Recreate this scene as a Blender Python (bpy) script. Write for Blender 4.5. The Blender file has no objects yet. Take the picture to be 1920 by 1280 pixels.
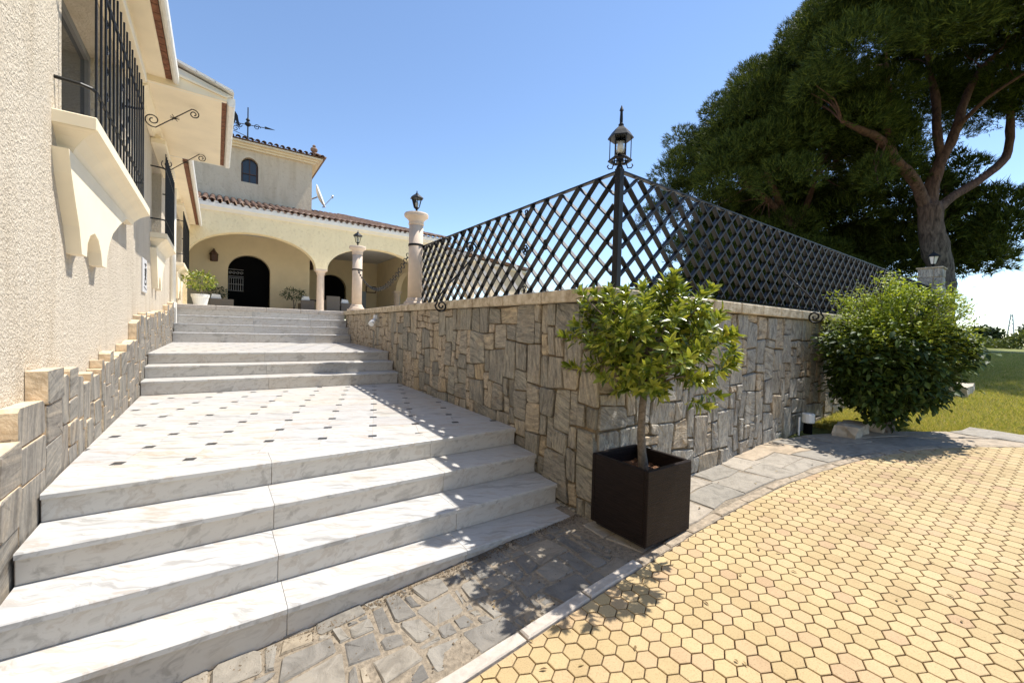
import bpy, math, random
import numpy as np
from mathutils import Vector, Matrix
random.seed(7)
RNG = np.random.default_rng(11)
SC = bpy.context.scene
COL = SC.collection

# ------------------------------------------------------------------ camera
F_PX, W_PX = 782.0, 1920.0
CAM_R = ((0.8152, -0.5789, 0.0268), (0.0070, -0.0358, -0.9993), (0.5792, 0.8145, -0.0252))
def _orth():
    f = np.array([1100., 10., F_PX]); b = np.array([-555., -35., F_PX])
    X = f/np.linalg.norm(f); Y = b-(b@X)*X; Y /= np.linalg.norm(Y)
    Z = np.cross(X, Y)
    if Z[1] > 0: Z = -Z
    return np.array([X, Y, Z])
R_ = _orth()
cam_d = bpy.data.cameras.new('camera'); cam = bpy.data.objects.new('camera', cam_d); COL.objects.link(cam)
right = R_ @ np.array([1., 0, 0]); up = R_ @ np.array([0., -1, 0]); back = R_ @ np.array([0., 0, -1])
cam.matrix_world = Matrix(((right[0], up[0], back[0], 0), (right[1], up[1], back[1], 0), (right[2], up[2], back[2], 0), (0, 0, 0, 1)))
cam_d.sensor_fit = 'HORIZONTAL'; cam_d.sensor_width = 36.0; cam_d.lens = F_PX/W_PX*36.0
cam_d.clip_start = 0.05; cam_d.clip_end = 3000
SC.camera = cam

# ------------------------------------------------------------------ light
SUN = Vector((0.49, -0.06, 1.0)).normalized()
world = bpy.data.worlds.new('World'); SC.world = world; world.use_nodes = True
wn = world.node_tree.nodes; wl = world.node_tree.links
for n in list(wn): wn.remove(n)
wo = wn.new('ShaderNodeOutputWorld'); bg = wn.new('ShaderNodeBackground'); sky = wn.new('ShaderNodeTexSky')
sky.sky_type = 'NISHITA'; sky.sun_disc = False
sky.sun_elevation = math.asin(SUN.z); sky.sun_rotation = math.atan2(SUN.x, SUN.y)
sky.altitude = 900; sky.air_density = 1.0; sky.dust_density = 0.0; sky.ozone_density = 2.0
bg.inputs['Strength'].default_value = 0.15
wl.new(sky.outputs[0], bg.inputs[0]); wl.new(bg.outputs[0], wo.inputs[0])
sun_d = bpy.data.lights.new('sun', 'SUN'); sun = bpy.data.objects.new('sun', sun_d); COL.objects.link(sun)
sun_d.energy = 4.6; sun_d.angle = math.radians(0.53); sun_d.color = (1.0, 0.955, 0.88)
sun.rotation_euler = SUN.to_track_quat('Z', 'Y').to_euler(); sun.location = (6, -2, 14)
SC.view_settings.view_transform = 'Standard'; SC.view_settings.look = 'None'
SC.view_settings.exposure = 0.63; SC.view_settings.gamma = 1.0; SC.view_settings.use_curve_mapping = False

# ------------------------------------------------------------------ materials
class NT:
    def __init__(s, name):
        s.m = bpy.data.materials.new(name); s.m.use_nodes = True
        s.t = s.m.node_tree; s.n = s.t.nodes; s.l = s.t.links
        s.b = s.n['Principled BSDF']; s.out = s.n['Material Output']
    def node(s, typ, **kw):
        n = s.n.new(typ)
        for k, v in kw.items(): setattr(n, k, v)
        return n
    def link(s, a, b): s.l.new(a, b)
    def coord(s, scale=(1, 1, 1), rot=(0, 0, 0), rnd=False):
        tc = s.node('ShaderNodeTexCoord'); mp = s.node('ShaderNodeMapping')
        mp.inputs['Scale'].default_value = scale; mp.inputs['Rotation'].default_value = rot
        src = tc.outputs['Object']
        if rnd:
            oi = s.node('ShaderNodeObjectInfo'); ad = s.node('ShaderNodeVectorMath', operation='MULTIPLY_ADD')
            cb = s.node('ShaderNodeCombineXYZ')
            for i in range(3): s.link(oi.outputs['Random'], cb.inputs[i])
            s.link(cb.outputs[0], ad.inputs[0]); ad.inputs[1].default_value = (37.1, 71.7, 53.3)
            s.link(src, ad.inputs[2]); src = ad.outputs[0]
        s.link(src, mp.inputs[0]); return mp.outputs[0]
    def noise(s, vec, scale, detail=3, rough=0.55, dist=0.0):
        n = s.node('ShaderNodeTexNoise'); n.inputs['Scale'].default_value = scale
        n.inputs['Detail'].default_value = detail; n.inputs['Roughness'].default_value = rough
        n.inputs['Distortion'].default_value = dist
        s.link(vec, n.inputs['Vector']); return n.outputs['Fac']
    def voro(s, vec, scale, feature='F1'):
        n = s.node('ShaderNodeTexVoronoi', feature=feature); n.inputs['Scale'].default_value = scale
        s.link(vec, n.inputs['Vector']); return n.outputs['Distance']
    def ramp(s, fac, stops):
        r = s.node('ShaderNodeValToRGB'); e = r.color_ramp.elements
        while len(e) < len(stops): e.new(0.5)
        for el, (p, c) in zip(e, stops):
            el.position = p; el.color = (c[0], c[1], c[2], 1) if len(c) == 3 else c
        s.link(fac, r.inputs[0]); return r.outputs[0]
    def mix(s, a, b, fac, mode='MIX'):
        m = s.node('ShaderNodeMix', data_type='RGBA', blend_type=mode)
        for v, i in ((fac, 0), (a, 6), (b, 7)):
            if isinstance(v, (int, float)): m.inputs[i].default_value = v
            elif isinstance(v, tuple): m.inputs[i].default_value = (*v, 1)
            else: s.link(v, m.inputs[i])
        return m.outputs[2]
    def math(s, a, b, op='MULTIPLY'):
        m = s.node('ShaderNodeMath', operation=op)
        for v, i in ((a, 0), (b, 1)):
            if isinstance(v, (int, float)): m.inputs[i].default_value = v
            else: s.link(v, m.inputs[i])
        return m.outputs[0]
    def rand(s): return s.node('ShaderNodeObjectInfo').outputs['Random']
    def col(s, c):
        if isinstance(c, tuple): s.b.inputs['Base Color'].default_value = (*c, 1)
        else: s.link(c, s.b.inputs['Base Color'])
    def bump(s, h, strength=0.5, dist=0.01):
        b = s.node('ShaderNodeBump'); b.inputs['Strength'].default_value = strength; b.inputs['Distance'].default_value = dist
        s.link(h, b.inputs['Height']); s.link(b.outputs[0], s.b.inputs['Normal'])
    def rough(s, r):
        if isinstance(r, (int, float)): s.b.inputs['Roughness'].default_value = r
        else: s.link(r, s.b.inputs['Roughness'])

def simple(name, col, rough=0.6, metal=0.0, var=0.0, nscale=20, bump=0.0, bdist=0.004, spec=None):
    t = NT(name); t.rough(rough); t.b.inputs['Metallic'].default_value = metal
    if spec is not None: t.b.inputs['Specular IOR Level'].default_value = spec
    if var or bump:
        v = t.coord(); n = t.noise(v, nscale, 4)
        if var:
            a = tuple(c*(1-var) for c in col); b = tuple(min(1, c*(1+var)) for c in col)
            t.col(t.ramp(n, [(0.3, a), (0.7, b)]))
        else: t.col(col)
        if bump: t.bump(n, bump, bdist)
    else: t.col(col)
    return t.m

M = {}
def stucco(name, col, coarse, strength, dist, wear=0.75):
    t = NT(name); v = t.coord()
    n1 = t.noise(v, coarse, 3, 0.6, 0.6); n2 = t.noise(v, coarse*0.45, 2, 0.5, 0.4); n3 = t.noise(v, 1.3, 3)
    h = t.math(n1, t.math(n2, 0.7), 'ADD')
    a = tuple(c*0.93 for c in col)
    c1 = t.ramp(n3, [(0.35, a), (0.7, col)])
    mp = t.node('ShaderNodeMapping'); mp.inputs['Scale'].default_value = (3.5, 3.5, 0.5); t.link(v, mp.inputs[0]); n4 = t.noise(mp.outputs[0], 1.0, 5, 0.65)
    c1 = t.mix(c1, t.ramp(n4, [(0.34, (0.84, 0.81, 0.76)), (0.52, (1, 1, 1))]), wear, 'MULTIPLY')
    c1 = t.mix(c1, t.ramp(n1, [(0.30, (0.80, 0.77, 0.72)), (0.46, (1, 1, 1))]), 0.6, 'MULTIPLY')
    t.col(c1); t.rough(0.9); t.bump(h, strength, dist); t.b.inputs['Specular IOR Level'].default_value = 0.2
    return t.m
M['stucco'] = stucco('roughcast_plaster', (0.69, 0.60, 0.475), 62, 1.0, 0.02)
M['stucco_far'] = stucco('arcade_plaster', (0.90, 0.76, 0.48), 10, 0.5, 0.03, 0.3)
M['stucco_tower'] = stucco('tower_plaster', (0.74, 0.62, 0.46), 8, 0.5, 0.03)
M['plaster'] = simple('smooth_plaster', (0.88, 0.76, 0.555), 0.85, var=0.05, nscale=3, bump=0.15)
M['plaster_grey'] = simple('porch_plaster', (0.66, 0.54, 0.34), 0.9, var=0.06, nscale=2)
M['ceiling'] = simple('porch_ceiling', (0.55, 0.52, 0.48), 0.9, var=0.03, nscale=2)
M['white_trim'] = simple('white_trim', (0.82, 0.78, 0.69), 0.7, var=0.05, nscale=8, bump=0.2)
M['white_tile'] = simple('white_painted_tile', (0.80, 0.77, 0.70), 0.6, var=0.06, nscale=14, bump=0.2)
M['iron'] = simple('black_iron', (0.010, 0.010, 0.010), 0.5, var=0.3, nscale=60, bump=0.15, spec=0.3)
M['iron_brown'] = simple('brown_iron', (0.03, 0.018, 0.014), 0.5)
M['dark'] = simple('dark_interior', (0.004, 0.004, 0.004), 0.9, spec=0.05)
M['shutter'] = simple('grey_shutter', (0.23, 0.22, 0.21), 0.6, var=0.1, nscale=6)
M['white_plastic'] = simple('white_plastic', (0.75, 0.75, 0.73), 0.4, var=0.04)
M['ceramic'] = simple('white_ceramic', (0.74, 0.73, 0.72), 0.35)
M['ink'] = simple('black_glaze', (0.02, 0.02, 0.03), 0.3)
M['cushion'] = simple('white_cushion', (0.8, 0.8, 0.78), 0.9, var=0.05)
M['soil'] = simple('bark_mulch', (0.16, 0.075, 0.035), 0.95, var=0.6, nscale=60, bump=1.0, bdist=0.02)
M['steel'] = simple('galvanised', (0.5, 0.5, 0.5), 0.4, 0.7)
M['concrete'] = simple('terrace_paving', (0.66, 0.60, 0.50), 0.9, var=0.12, nscale=5, bump=0.2)
M['brick_strip'] = simple('brown_brick', (0.20, 0.085, 0.045), 0.9, var=0.45, nscale=24, bump=0.5)
M['mortar'] = simple('sandy_mortar', (0.35, 0.275, 0.185), 0.95, var=0.25, nscale=30, bump=0.8, bdist=0.01)
M['mortar_dark'] = simple('brown_wall_mortar', (0.17, 0.125, 0.075), 0.95, var=0.45, nscale=14, bump=0.9, bdist=0.012)
M['mortar_pale'] = simple('pavement_mortar', (0.25, 0.205, 0.15), 0.95, var=0.3, nscale=40, bump=1.0, bdist=0.012)
M['grit'] = simple('dry_grit', (0.13, 0.095, 0.06), 0.95, var=0.6, nscale=50)
M['grout'] = simple('pale_grout', (0.5, 0.42, 0.34), 0.9)
M['inset'] = simple('black_inset', (0.035, 0.036, 0.04), 0.35, var=0.3, nscale=30)
M['joint'] = simple('dark_joint_sand', (0.075, 0.042, 0.022), 0.95, var=0.4, nscale=60, bump=0.6)

def marble(name, tint, strong, wm=0.83):
    t = NT(name)
    v = t.coord((1.0, 1.0, 1.0), (0.2, 0.1, 0.5), rnd=True)
    d = t.noise(v, 1.6, 4, 0.6)
    vm = t.node('ShaderNodeVectorMath', operation='MULTIPLY_ADD'); cb = t.node('ShaderNodeCombineXYZ')
    t.link(d, cb.inputs[0]); t.link(d, cb.inputs[1]); t.link(cb.outputs[0], vm.inputs[0]); vm.inputs[1].default_value = (0.35, 0.35, 0.35); t.link(v, vm.inputs[2])
    mp = t.node('ShaderNodeMapping'); mp.inputs['Scale'].default_value = (0.9, 8.5, 5.0); mp.inputs['Rotation'].default_value = (0.5, 0.3, 0.35); t.link(vm.outputs[0], mp.inputs[0])
    n1 = t.noise(mp.outputs[0], 1.7, 6, 0.62, 0.3)
    n2 = t.noise(mp.outputs[0], 4.5, 4, 0.6)
    base = (0.51*tint[0], 0.51*tint[1], 0.51*tint[2])
    warm = (0.44*tint[0], 0.44*tint[1]*wm, 0.44*tint[2]*wm*wm); grey = (0.30*tint[0], 0.30*tint[1], 0.30*tint[2])
    c = t.ramp(n1, [(0.0, grey), (0.36, (0.36*tint[0], 0.355*tint[1], 0.35*tint[2])), (0.44, base), (0.55, base), (0.60, warm), (0.66, base)])
    c2 = t.mix(base, c, strong)
    c3 = t.mix(c2, t.ramp(n2, [(0.36, (0.80, 0.79, 0.78)), (0.46, (1, 1, 1))]), 0.7, 'MULTIPLY')
    rv = t.ramp(t.rand(), [(0.0, (0.90, 0.90, 0.91)), (0.5, (1, 0.99, 0.97)), (1.0, (1, 0.96, 0.90))])
    st = t.noise(v, 2.3, 5, 0.7)
    c3 = t.mix(c3, t.ramp(st, [(0.30, (0.80, 0.74, 0.64)), (0.42, (1, 1, 1))]), 0.5, 'MULTIPLY')
    t.col(t.mix(c3, rv, 1.0, 'MULTIPLY')); t.rough(0.38)
    t.b.inputs['Specular IOR Level'].default_value = 0.4
    return t.m
M['marble'] = marble('white_marble', (1.06, 1.045, 1.01), 1.0, 0.92)
M['marble_riser'] = marble('grey_veined_marble', (1.12, 1.07, 0.985), 0.9, 0.95)
M['marble_tile'] = marble('veined_marble_tile', (1.08, 1.06, 1.02), 1.0, 0.84)

def slate(name, ramp_, streak=(16, 16, 2.2), bstr=0.9, bd=0.012, tan=0.35, axis='X_AXIS'):
    t = NT(name); v = t.coord(rnd=True)
    ro = t.node('ShaderNodeVectorRotate', rotation_type=axis); rr_ = t.rand()
    ag = t.math(t.math(t.math(t.math(rr_, 7.31), 1.0, 'FRACT') if False else t.math(t.math(rr_, 7.31), 1.0, 'MODULO'), 0.58, 'GREATER_THAN'), 1.35)
    t.link(t.math(ag, t.math(t.math(rr_, 0.7), -0.3, 'ADD'), 'ADD'), ro.inputs['Angle']); t.link(v, ro.inputs['Vector']); v = ro.outputs[0]
    mp = t.node('ShaderNodeMapping'); mp.inputs['Scale'].default_value = streak; t.link(v, mp.inputs[0])
    n1 = t.noise(mp.outputs[0], 1.4, 6, 0.65, 0.8); n2 = t.noise(v, 7, 4, 0.6); n3 = t.noise(v, 45, 3)
    base = t.ramp(t.rand(), ramp_)
    c = t.mix(base, t.ramp(n1, [(0.32, (0.42, 0.40, 0.38)), (0.5, (0.98, 0.97, 0.95)), (0.66, (1.5, 1.42, 1.28))]), 0.9, 'MULTIPLY')
    c = t.mix(c, t.ramp(n3, [(0.35, (0.78, 0.77, 0.75)), (0.6, (1.08, 1.07, 1.05))]), 0.7, 'MULTIPLY')
    c = t.mix(c, (0.42, 0.27, 0.12), t.math(t.ramp(n2, [(0.55, (0, 0, 0)), (0.72, (1, 1, 1))]), tan))
    t.col(c); t.rough(0.72)
    h = t.math(t.math(n1, 1.4), t.math(n3, 0.35), 'ADD'); t.bump(h, bstr, bd)
    return t.m
M['slate'] = slate('slate_wall_stone', [(0.0, (0.19, 0.18, 0.155)), (0.3, (0.32, 0.30, 0.25)), (0.6, (0.25, 0.235, 0.20)), (0.85, (0.37, 0.33, 0.265)), (1.0, (0.42, 0.33, 0.21))], (20, 20, 4.0), 1.0, 0.018, 0.22)
M['slate_front'] = slate('slate_wall_stone_grey', [(0.0, (0.30, 0.29, 0.27)), (0.4, (0.42, 0.395, 0.345)), (0.8, (0.35, 0.33, 0.295)), (1.0, (0.48, 0.39, 0.28))], (20, 20, 5), 1.0, 0.02, 0.35, 'Y_AXIS')
M['slate_plinth'] = slate('slate_plinth_stone', [(0.0, (0.19, 0.18, 0.16)), (0.5, (0.24, 0.222, 0.195)), (1.0, (0.22, 0.195, 0.165))], (14, 14, 1.6), 0.5, 0.008, 0.12)
M['sandstone'] = simple('cut_sandstone', (0.66, 0.52, 0.35), 0.9, var=0.25, nscale=14, bump=0.9, bdist=0.015)
def coping():
    t = NT('pitted_coping_stone'); v = t.coord(rnd=True); n = t.noise(v, 9, 5, 0.65); p = t.noise(v, 38, 3, 0.6)
    c = t.ramp(n, [(0.30, (0.26, 0.19, 0.115)), (0.5, (0.50, 0.41, 0.28)), (0.68, (0.66, 0.57, 0.43))])
    c = t.mix(c, (0.22, 0.16, 0.09), t.ramp(p, [(0.62, (0, 0, 0)), (0.70, (1, 1, 1))]))
    t.col(c); t.rough(0.9); t.bump(t.math(p, -1.0), 0.8, 0.008); return t.m
M['coping'] = coping()
M['column'] = simple('pink_cast_stone', (0.66, 0.525, 0.40), 0.8, var=0.08, nscale=8, bump=0.15)
def flag(stops, nm):
    t = NT(nm); v = t.coord(rnd=True)
    n1 = t.noise(v, 9, 6, 0.65, 1.0); n2 = t.noise(v, 34, 4, 0.6); 
    base = t.ramp(t.rand(), stops)
    c = t.mix(base, t.ramp(n1, [(0.28, (0.55, 0.54, 0.53)), (0.55, (1, 1, 1)), (0.8, (1.25, 1.22, 1.18))]), 0.8, 'MULTIPLY')
    t.col(c); t.rough(0.8); t.bump(t.math(n1, t.math(n2, 0.4), 'ADD'), 0.8, 0.012); return t.m
M['flag'] = flag([(0.0, (0.16, 0.15, 0.135)), (0.35, (0.225, 0.205, 0.175)), (0.75, (0.27, 0.245, 0.205)), (0.93, (0.30, 0.255, 0.195)), (1.0, (0.34, 0.28, 0.20))], 'flagstone')
M['flag_warm'] = flag([(0.0, (0.27, 0.245, 0.205)), (0.35, (0.35, 0.305, 0.245)), (0.75, (0.40, 0.345, 0.275)), (0.93, (0.43, 0.335, 0.23)), (1.0, (0.46, 0.32, 0.19))], 'warm_flagstone')
def paver():
    t = NT('yellow_concrete_paver'); v = t.coord(rnd=True); tc = t.node('ShaderNodeNewGeometry')
    n = t.noise(v, 150, 2); mp = t.node('ShaderNodeMapping'); t.link(tc.outputs['Position'], mp.inputs[0]); big = t.noise(mp.outputs[0], 1.6, 4, 0.6)
    base = t.ramp(t.rand(), [(0.0, (0.46, 0.34, 0.175)), (0.35, (0.51, 0.385, 0.20)), (0.7, (0.54, 0.41, 0.22)), (0.92, (0.50, 0.36, 0.205)), (1.0, (0.46, 0.32, 0.185))])
    c = t.mix(base, t.ramp(n, [(0.3, (0.72, 0.7, 0.68)), (0.5, (1, 1, 1))]), 0.7, 'MULTIPLY')
    c = t.mix(c, t.ramp(big, [(0.32, (0.74, 0.70, 0.66)), (0.58, (1, 1, 1))]), 0.6, 'MULTIPLY')
    t.col(c); t.rough(0.9); t.bump(n, 0.35, 0.003); return t.m
M['paver'] = paver()
def terracotta():
    t = NT('weathered_terracotta'); v = t.coord(rnd=True); n = t.noise(v, 6, 4, 0.6)
    base = t.ramp(t.rand(), [(0.0, (0.15, 0.09, 0.06)), (0.5, (0.25, 0.145, 0.095)), (1.0, (0.34, 0.24, 0.175))])
    t.col(t.mix(base, t.ramp(n, [(0.3, (0.5, 0.5, 0.5)), (0.6, (1.1, 1.1, 1.1))]), 0.8, 'MULTIPLY')); t.rough(0.9); return t.m
M['terracotta'] = terracotta()
def planter():
    t = NT('ribbed_dark_planter'); v = t.coord((1, 1, 1)); mp = t.node('ShaderNodeMapping'); mp.inputs['Scale'].default_value = (9, 9, 130); t.link(v, mp.inputs[0])
    n = t.noise(mp.outputs[0], 1.0, 3, 0.6, 0.3)
    t.col(t.ramp(n, [(0.3, (0.008, 0.0055, 0.005)), (0.7, (0.020, 0.013, 0.0115))])); t.rough(0.55); t.b.inputs['Specular IOR Level'].default_value = 0.15; t.bump(n, 0.9, 0.006); return t.m
M['planter'] = planter()
M['planter_rim'] = simple('dark_planter_rim', (0.02, 0.014, 0.013), 0.4)
def leafmat(name, stops, rough=0.35, trans=0.25, spec=0.4):
    t = NT(name); g = t.node('ShaderNodeNewGeometry')
    c = t.ramp(g.outputs['Random Per Island'], stops); t.col(c); t.rough(rough); t.b.inputs['Specular IOR Level'].default_value = spec
    tr = t.node('ShaderNodeBsdfTranslucent'); mx = t.node('ShaderNodeMixShader'); mx.inputs[0].default_value = trans
    t.link(t.mix(c, (1.6, 1.5, 0.7), 1.0, 'MULTIPLY'), tr.inputs[0]); t.link(t.b.outputs[0], mx.inputs[1]); t.link(tr.outputs[0], mx.inputs[2]); t.link(mx.outputs[0], t.out.inputs[0])
    return t.m
M['bay'] = leafmat('glossy_bay_leaf', [(0.0, (0.055, 0.09, 0.012)), (0.4, (0.125, 0.175, 0.022)), (0.75, (0.25, 0.295, 0.042)), (1.0, (0.42, 0.42, 0.075))], 0.28)
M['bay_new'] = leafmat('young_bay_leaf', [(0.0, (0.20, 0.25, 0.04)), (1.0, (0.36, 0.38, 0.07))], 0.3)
M['bush'] = leafmat('bush_leaf', [(0.0, (0.022, 0.045, 0.008)), (0.6, (0.045, 0.08, 0.012)), (1.0, (0.09, 0.14, 0.02))], 0.6, 0.12)  # dark green carries the shade of the shrub's lower part in the colour
M['bush_young'] = leafmat('young_bush_leaf', [(0.0, (0.12, 0.18, 0.02)), (0.5, (0.26, 0.33, 0.04)), (1.0, (0.44, 0.49, 0.07))], 0.55)  # bright green paints the sunlight on the shrub's top into the leaf colour
M['pine'] = leafmat('pine_needles', [(0.0, (0.026, 0.040, 0.010)), (0.5, (0.055, 0.075, 0.016)), (1.0, (0.125, 0.145, 0.026))], 0.6, 0.12, 0.08)
M['hedge'] = leafmat('hedge_leaf', [(0.0, (0.07, 0.10, 0.03)), (1.0, (0.18, 0.21, 0.07))], 0.6, 0.2)
M['darkleaf'] = leafmat('dark_leaf', [(0.0, (0.02, 0.035, 0.012)), (1.0, (0.06, 0.085, 0.03))], 0.5, 0.2)
M['drylea'] = leafmat('dry_leaf', [(0.0, (0.12, 0.07, 0.03)), (1.0, (0.36, 0.27, 0.12))], 0.8, 0.1)
M['grass'] = leafmat('grass_blade', [(0.0, (0.22, 0.25, 0.05)), (0.5, (0.40, 0.40, 0.10)), (0.8, (0.55, 0.48, 0.19)), (1.0, (0.60, 0.48, 0.26))], 0.5, 0.3)
M['lawn'] = simple('lawn_soil', (0.17, 0.185, 0.042), 0.95, var=0.35, nscale=16, bump=0.5, bdist=0.02)
M['trunk'] = simple('grey_bark', (0.16, 0.13, 0.10), 0.95, var=0.4, nscale=40, bump=0.8, bdist=0.01)
def pinebark():
    t = NT('pine_bark'); v = t.coord(); mp = t.node('ShaderNodeMapping'); mp.inputs['Scale'].default_value = (5, 5, 1.6); t.link(v, mp.inputs[0])
    n = t.noise(mp.outputs[0], 1.6, 5, 0.65, 0.6); z = t.node('ShaderNodeSeparateXYZ'); g = t.node('ShaderNodeNewGeometry'); t.link(g.outputs['Position'], z.inputs[0])
    hz = t.node('ShaderNodeMapRange'); hz.inputs[1].default_value = 3.5; hz.inputs[2].default_value = 7.0; t.link(z.outputs[2], hz.inputs[0])
    grey = t.ramp(n, [(0.35, (0.035, 0.028, 0.024)), (0.65, (0.19, 0.155, 0.13))]); red = t.ramp(n, [(0.3, (0.05, 0.022, 0.016)), (0.7, (0.20, 0.095, 0.06))])
    t.col(t.mix(grey, red, hz.outputs[0])); t.rough(0.95); t.bump(n, 1.0, 0.06); return t.m
M['pinebark'] = pinebark()
def wicker():
    t = NT('grey_wicker'); v = t.coord((1, 1, 1)); n = t.noise(v, 40, 2); w = t.node('ShaderNodeTexWave', bands_direction='Z'); w.inputs['Scale'].default_value = 14; t.link(v, w.inputs[0])
    t.col(t.mix((0.20, 0.165, 0.125), (0.11, 0.09, 0.07), w.outputs['Fac'])); t.rough(0.7); return t.m
M['wicker'] = wicker()
def glass():
    t = NT('lamp_glass'); t.n.remove(t.b); tr = t.node('ShaderNodeBsdfTransparent'); tr.inputs[0].default_value = (0.93, 0.95, 0.95, 1)
    gl = t.node('ShaderNodeBsdfGlossy'); gl.inputs['Roughness'].default_value = 0.08; fr = t.node('ShaderNodeFresnel'); fr.inputs[0].default_value = 1.5
    mx = t.node('ShaderNodeMixShader'); t.link(fr.outputs[0], mx.inputs[0]); t.link(tr.outputs[0], mx.inputs[1]); t.link(gl.outputs[0], mx.inputs[2]); t.link(mx.outputs[0], t.out.inputs[0]); return t.m
M['glass'] = glass()
M['bulb'] = simple('frosted_bulb', (0.75, 0.72, 0.66), 0.35)
M['window_glass'] = simple('dark_window_glass', (0.03, 0.035, 0.04), 0.08, spec=0.6)
M['blue_glass'] = simple('pale_reflecting_pane', (0.30, 0.36, 0.42), 0.2)
M['wood'] = simple('dark_brown_wood', (0.075, 0.035, 0.02), 0.6, var=0.2)
M['rock'] = simple('pale_rock', (0.50, 0.43, 0.33), 0.9, var=0.3, nscale=9, bump=1.0, bdist=0.03)
M['kerb'] = simple('white_kerb_stone', (0.47, 0.415, 0.355), 0.85, var=0.15, nscale=25, bump=0.6, bdist=0.006)
M['kerb_old'] = simple('old_mortar_edge', (0.36, 0.29, 0.21), 0.95, var=0.3, nscale=25, bump=0.9, bdist=0.012)

# ------------------------------------------------------------------ mesh helpers
def wloc(o):
    v = Vector((0, 0, 0))
    while o is not None: v += o.location; o = o.parent
    return v
class MB:
    def __init__(s): s.v = []; s.f = []; s.mi = []
    def add(s, vs, fs, mi=0):
        b = len(s.v); s.v += [tuple(p) for p in vs]
        for i, f in enumerate(fs):
            s.f.append(tuple(b+k for k in f)); s.mi.append(mi if isinstance(mi, int) else mi[i])
    def box(s, x0, x1, y0, y1, z0, z1, mi=0):
        s.add([(x0, y0, z0), (x1, y0, z0), (x1, y1, z0), (x0, y1, z0), (x0, y0, z1), (x1, y0, z1), (x1, y1, z1), (x0, y1, z1)],
              [(0, 3, 2, 1), (4, 5, 6, 7), (0, 1, 5, 4), (1, 2, 6, 5), (2, 3, 7, 6), (3, 0, 4, 7)], mi)
    def bbox(s, x0, x1, y0, y1, z0, z1, b=0.006, mi=0):      # box with chamfered edges
        A = []
        for sx, xa, xb in ((0, x0, x1), (1, x1, x0)): pass
        xs = (x0, x1); ys = (y0, y1); zs = (z0, z1); idx = {}
        vs = []
        for i in (0, 1):
            for j in (0, 1):
                for k in (0, 1):
                    dx = b if i == 0 else -b; dy = b if j == 0 else -b; dz = b if k == 0 else -b
                    for a, p in enumerate(((xs[i], ys[j]+dy, zs[k]+dz), (xs[i]+dx, ys[j], zs[k]+dz), (xs[i]+dx, ys[j]+dy, zs[k]))):
                        idx[(i, j, k, a)] = len(vs); vs.append(p)
        fs = []
        g = lambda i, j, k, a: idx[(i, j, k, a)]
        for i in (0, 1): q = [g(i, 0, 0, 0), g(i, 1, 0, 0), g(i, 1, 1, 0), g(i, 0, 1, 0)]; fs.append(q if i else q[::-1])
        for j in (0, 1): q = [g(0, j, 0, 1), g(0, j, 1, 1), g(1, j, 1, 1), g(1, j, 0, 1)]; fs.append(q if j else q[::-1])
        for k in (0, 1): q = [g(0, 0, k, 2), g(1, 0, k, 2), g(1, 1, k, 2), g(0, 1, k, 2)]; fs.append(q if k else q[::-1])
        for j in (0, 1):
            for k in (0, 1): q = [g(0, j, k, 1), g(1, j, k, 1), g(1, j, k, 2), g(0, j, k, 2)]; fs.append(q if (j == k) else q[::-1])
        for i in (0, 1):
            for k in (0, 1): q = [g(i, 0, k, 0), g(i, 0, k, 2), g(i, 1, k, 2), g(i, 1, k, 0)]; fs.append(q if (i == k) else q[::-1])
        for i in (0, 1):
            for j in (0, 1): q = [g(i, j, 0, 0), g(i, j, 1, 0), g(i, j, 1, 1), g(i, j, 0, 1)]; fs.append(q if (i == j) else q[::-1])
        for i in (0, 1):
            for j in (0, 1):
                for k in (0, 1): q = [g(i, j, k, 0), g(i, j, k, 1), g(i, j, k, 2)]; fs.append(q if (i+j+k) % 2 else q[::-1])
        s.add(vs, fs, mi)
    def tube(s, pts, r, n=6, mi=0, cap=True):
        pts = [Vector(p) for p in pts]; rs = r if isinstance(r, (list, tuple)) else [r]*len(pts)
        vs = []; fs = []; prev = None
        for i, p in enumerate(pts):
            t = (pts[min(i+1, len(pts)-1)]-pts[max(i-1, 0)]).normalized()
            if prev is None:
                a = Vector((0, 0, 1)) if abs(t.z) < 0.9 else Vector((1, 0, 0)); u = t.cross(a).normalized()
            else: u = (prev-t*prev.dot(t)).normalized()
            prev = u; w = t.cross(u)
            for k in range(n):
                an = 2*math.pi*k/n; vs.append(p+(u*math.cos(an)+w*math.sin(an))*rs[i])
        for i in range(len(pts)-1):
            for k in range(n): fs.append((i*n+k, i*n+(k+1) % n, (i+1)*n+(k+1) % n, (i+1)*n+k))
        if cap: fs.append(tuple(range(n-1, -1, -1))); fs.append(tuple((len(pts)-1)*n+k for k in range(n)))
        s.add(vs, fs, mi)
    def lathe(s, c, prof, n=20, mi=0, rot=0.0, cap=True):
        vs = []; fs = []
        for (r, z) in prof:
            for k in range(n):
                a = 2*math.pi*k/n+rot; vs.append((c[0]+r*math.cos(a), c[1]+r*math.sin(a), c[2]+z))
        for i in range(len(prof)-1):
            for k in range(n): fs.append((i*n+k, i*n+(k+1) % n, (i+1)*n+(k+1) % n, (i+1)*n+k))
        if cap: fs.append(tuple(range(n-1, -1, -1))); fs.append(tuple((len(prof)-1)*n+k for k in range(n)))
        s.add(vs, fs, mi)
    def prism(s, poly, fn, d0, d1, mi=0):     # poly in (u,v); fn(u,v,d)->xyz
        n = len(poly); vs = [fn(u, v, d0) for u, v in poly]+[fn(u, v, d1) for u, v in poly]
        fs = [tuple(range(n-1, -1, -1)), tuple(range(n, 2*n))]+[(i, (i+1) % n, n+(i+1) % n, n+i) for i in range(n)]
        s.add(vs, fs, mi)
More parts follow.
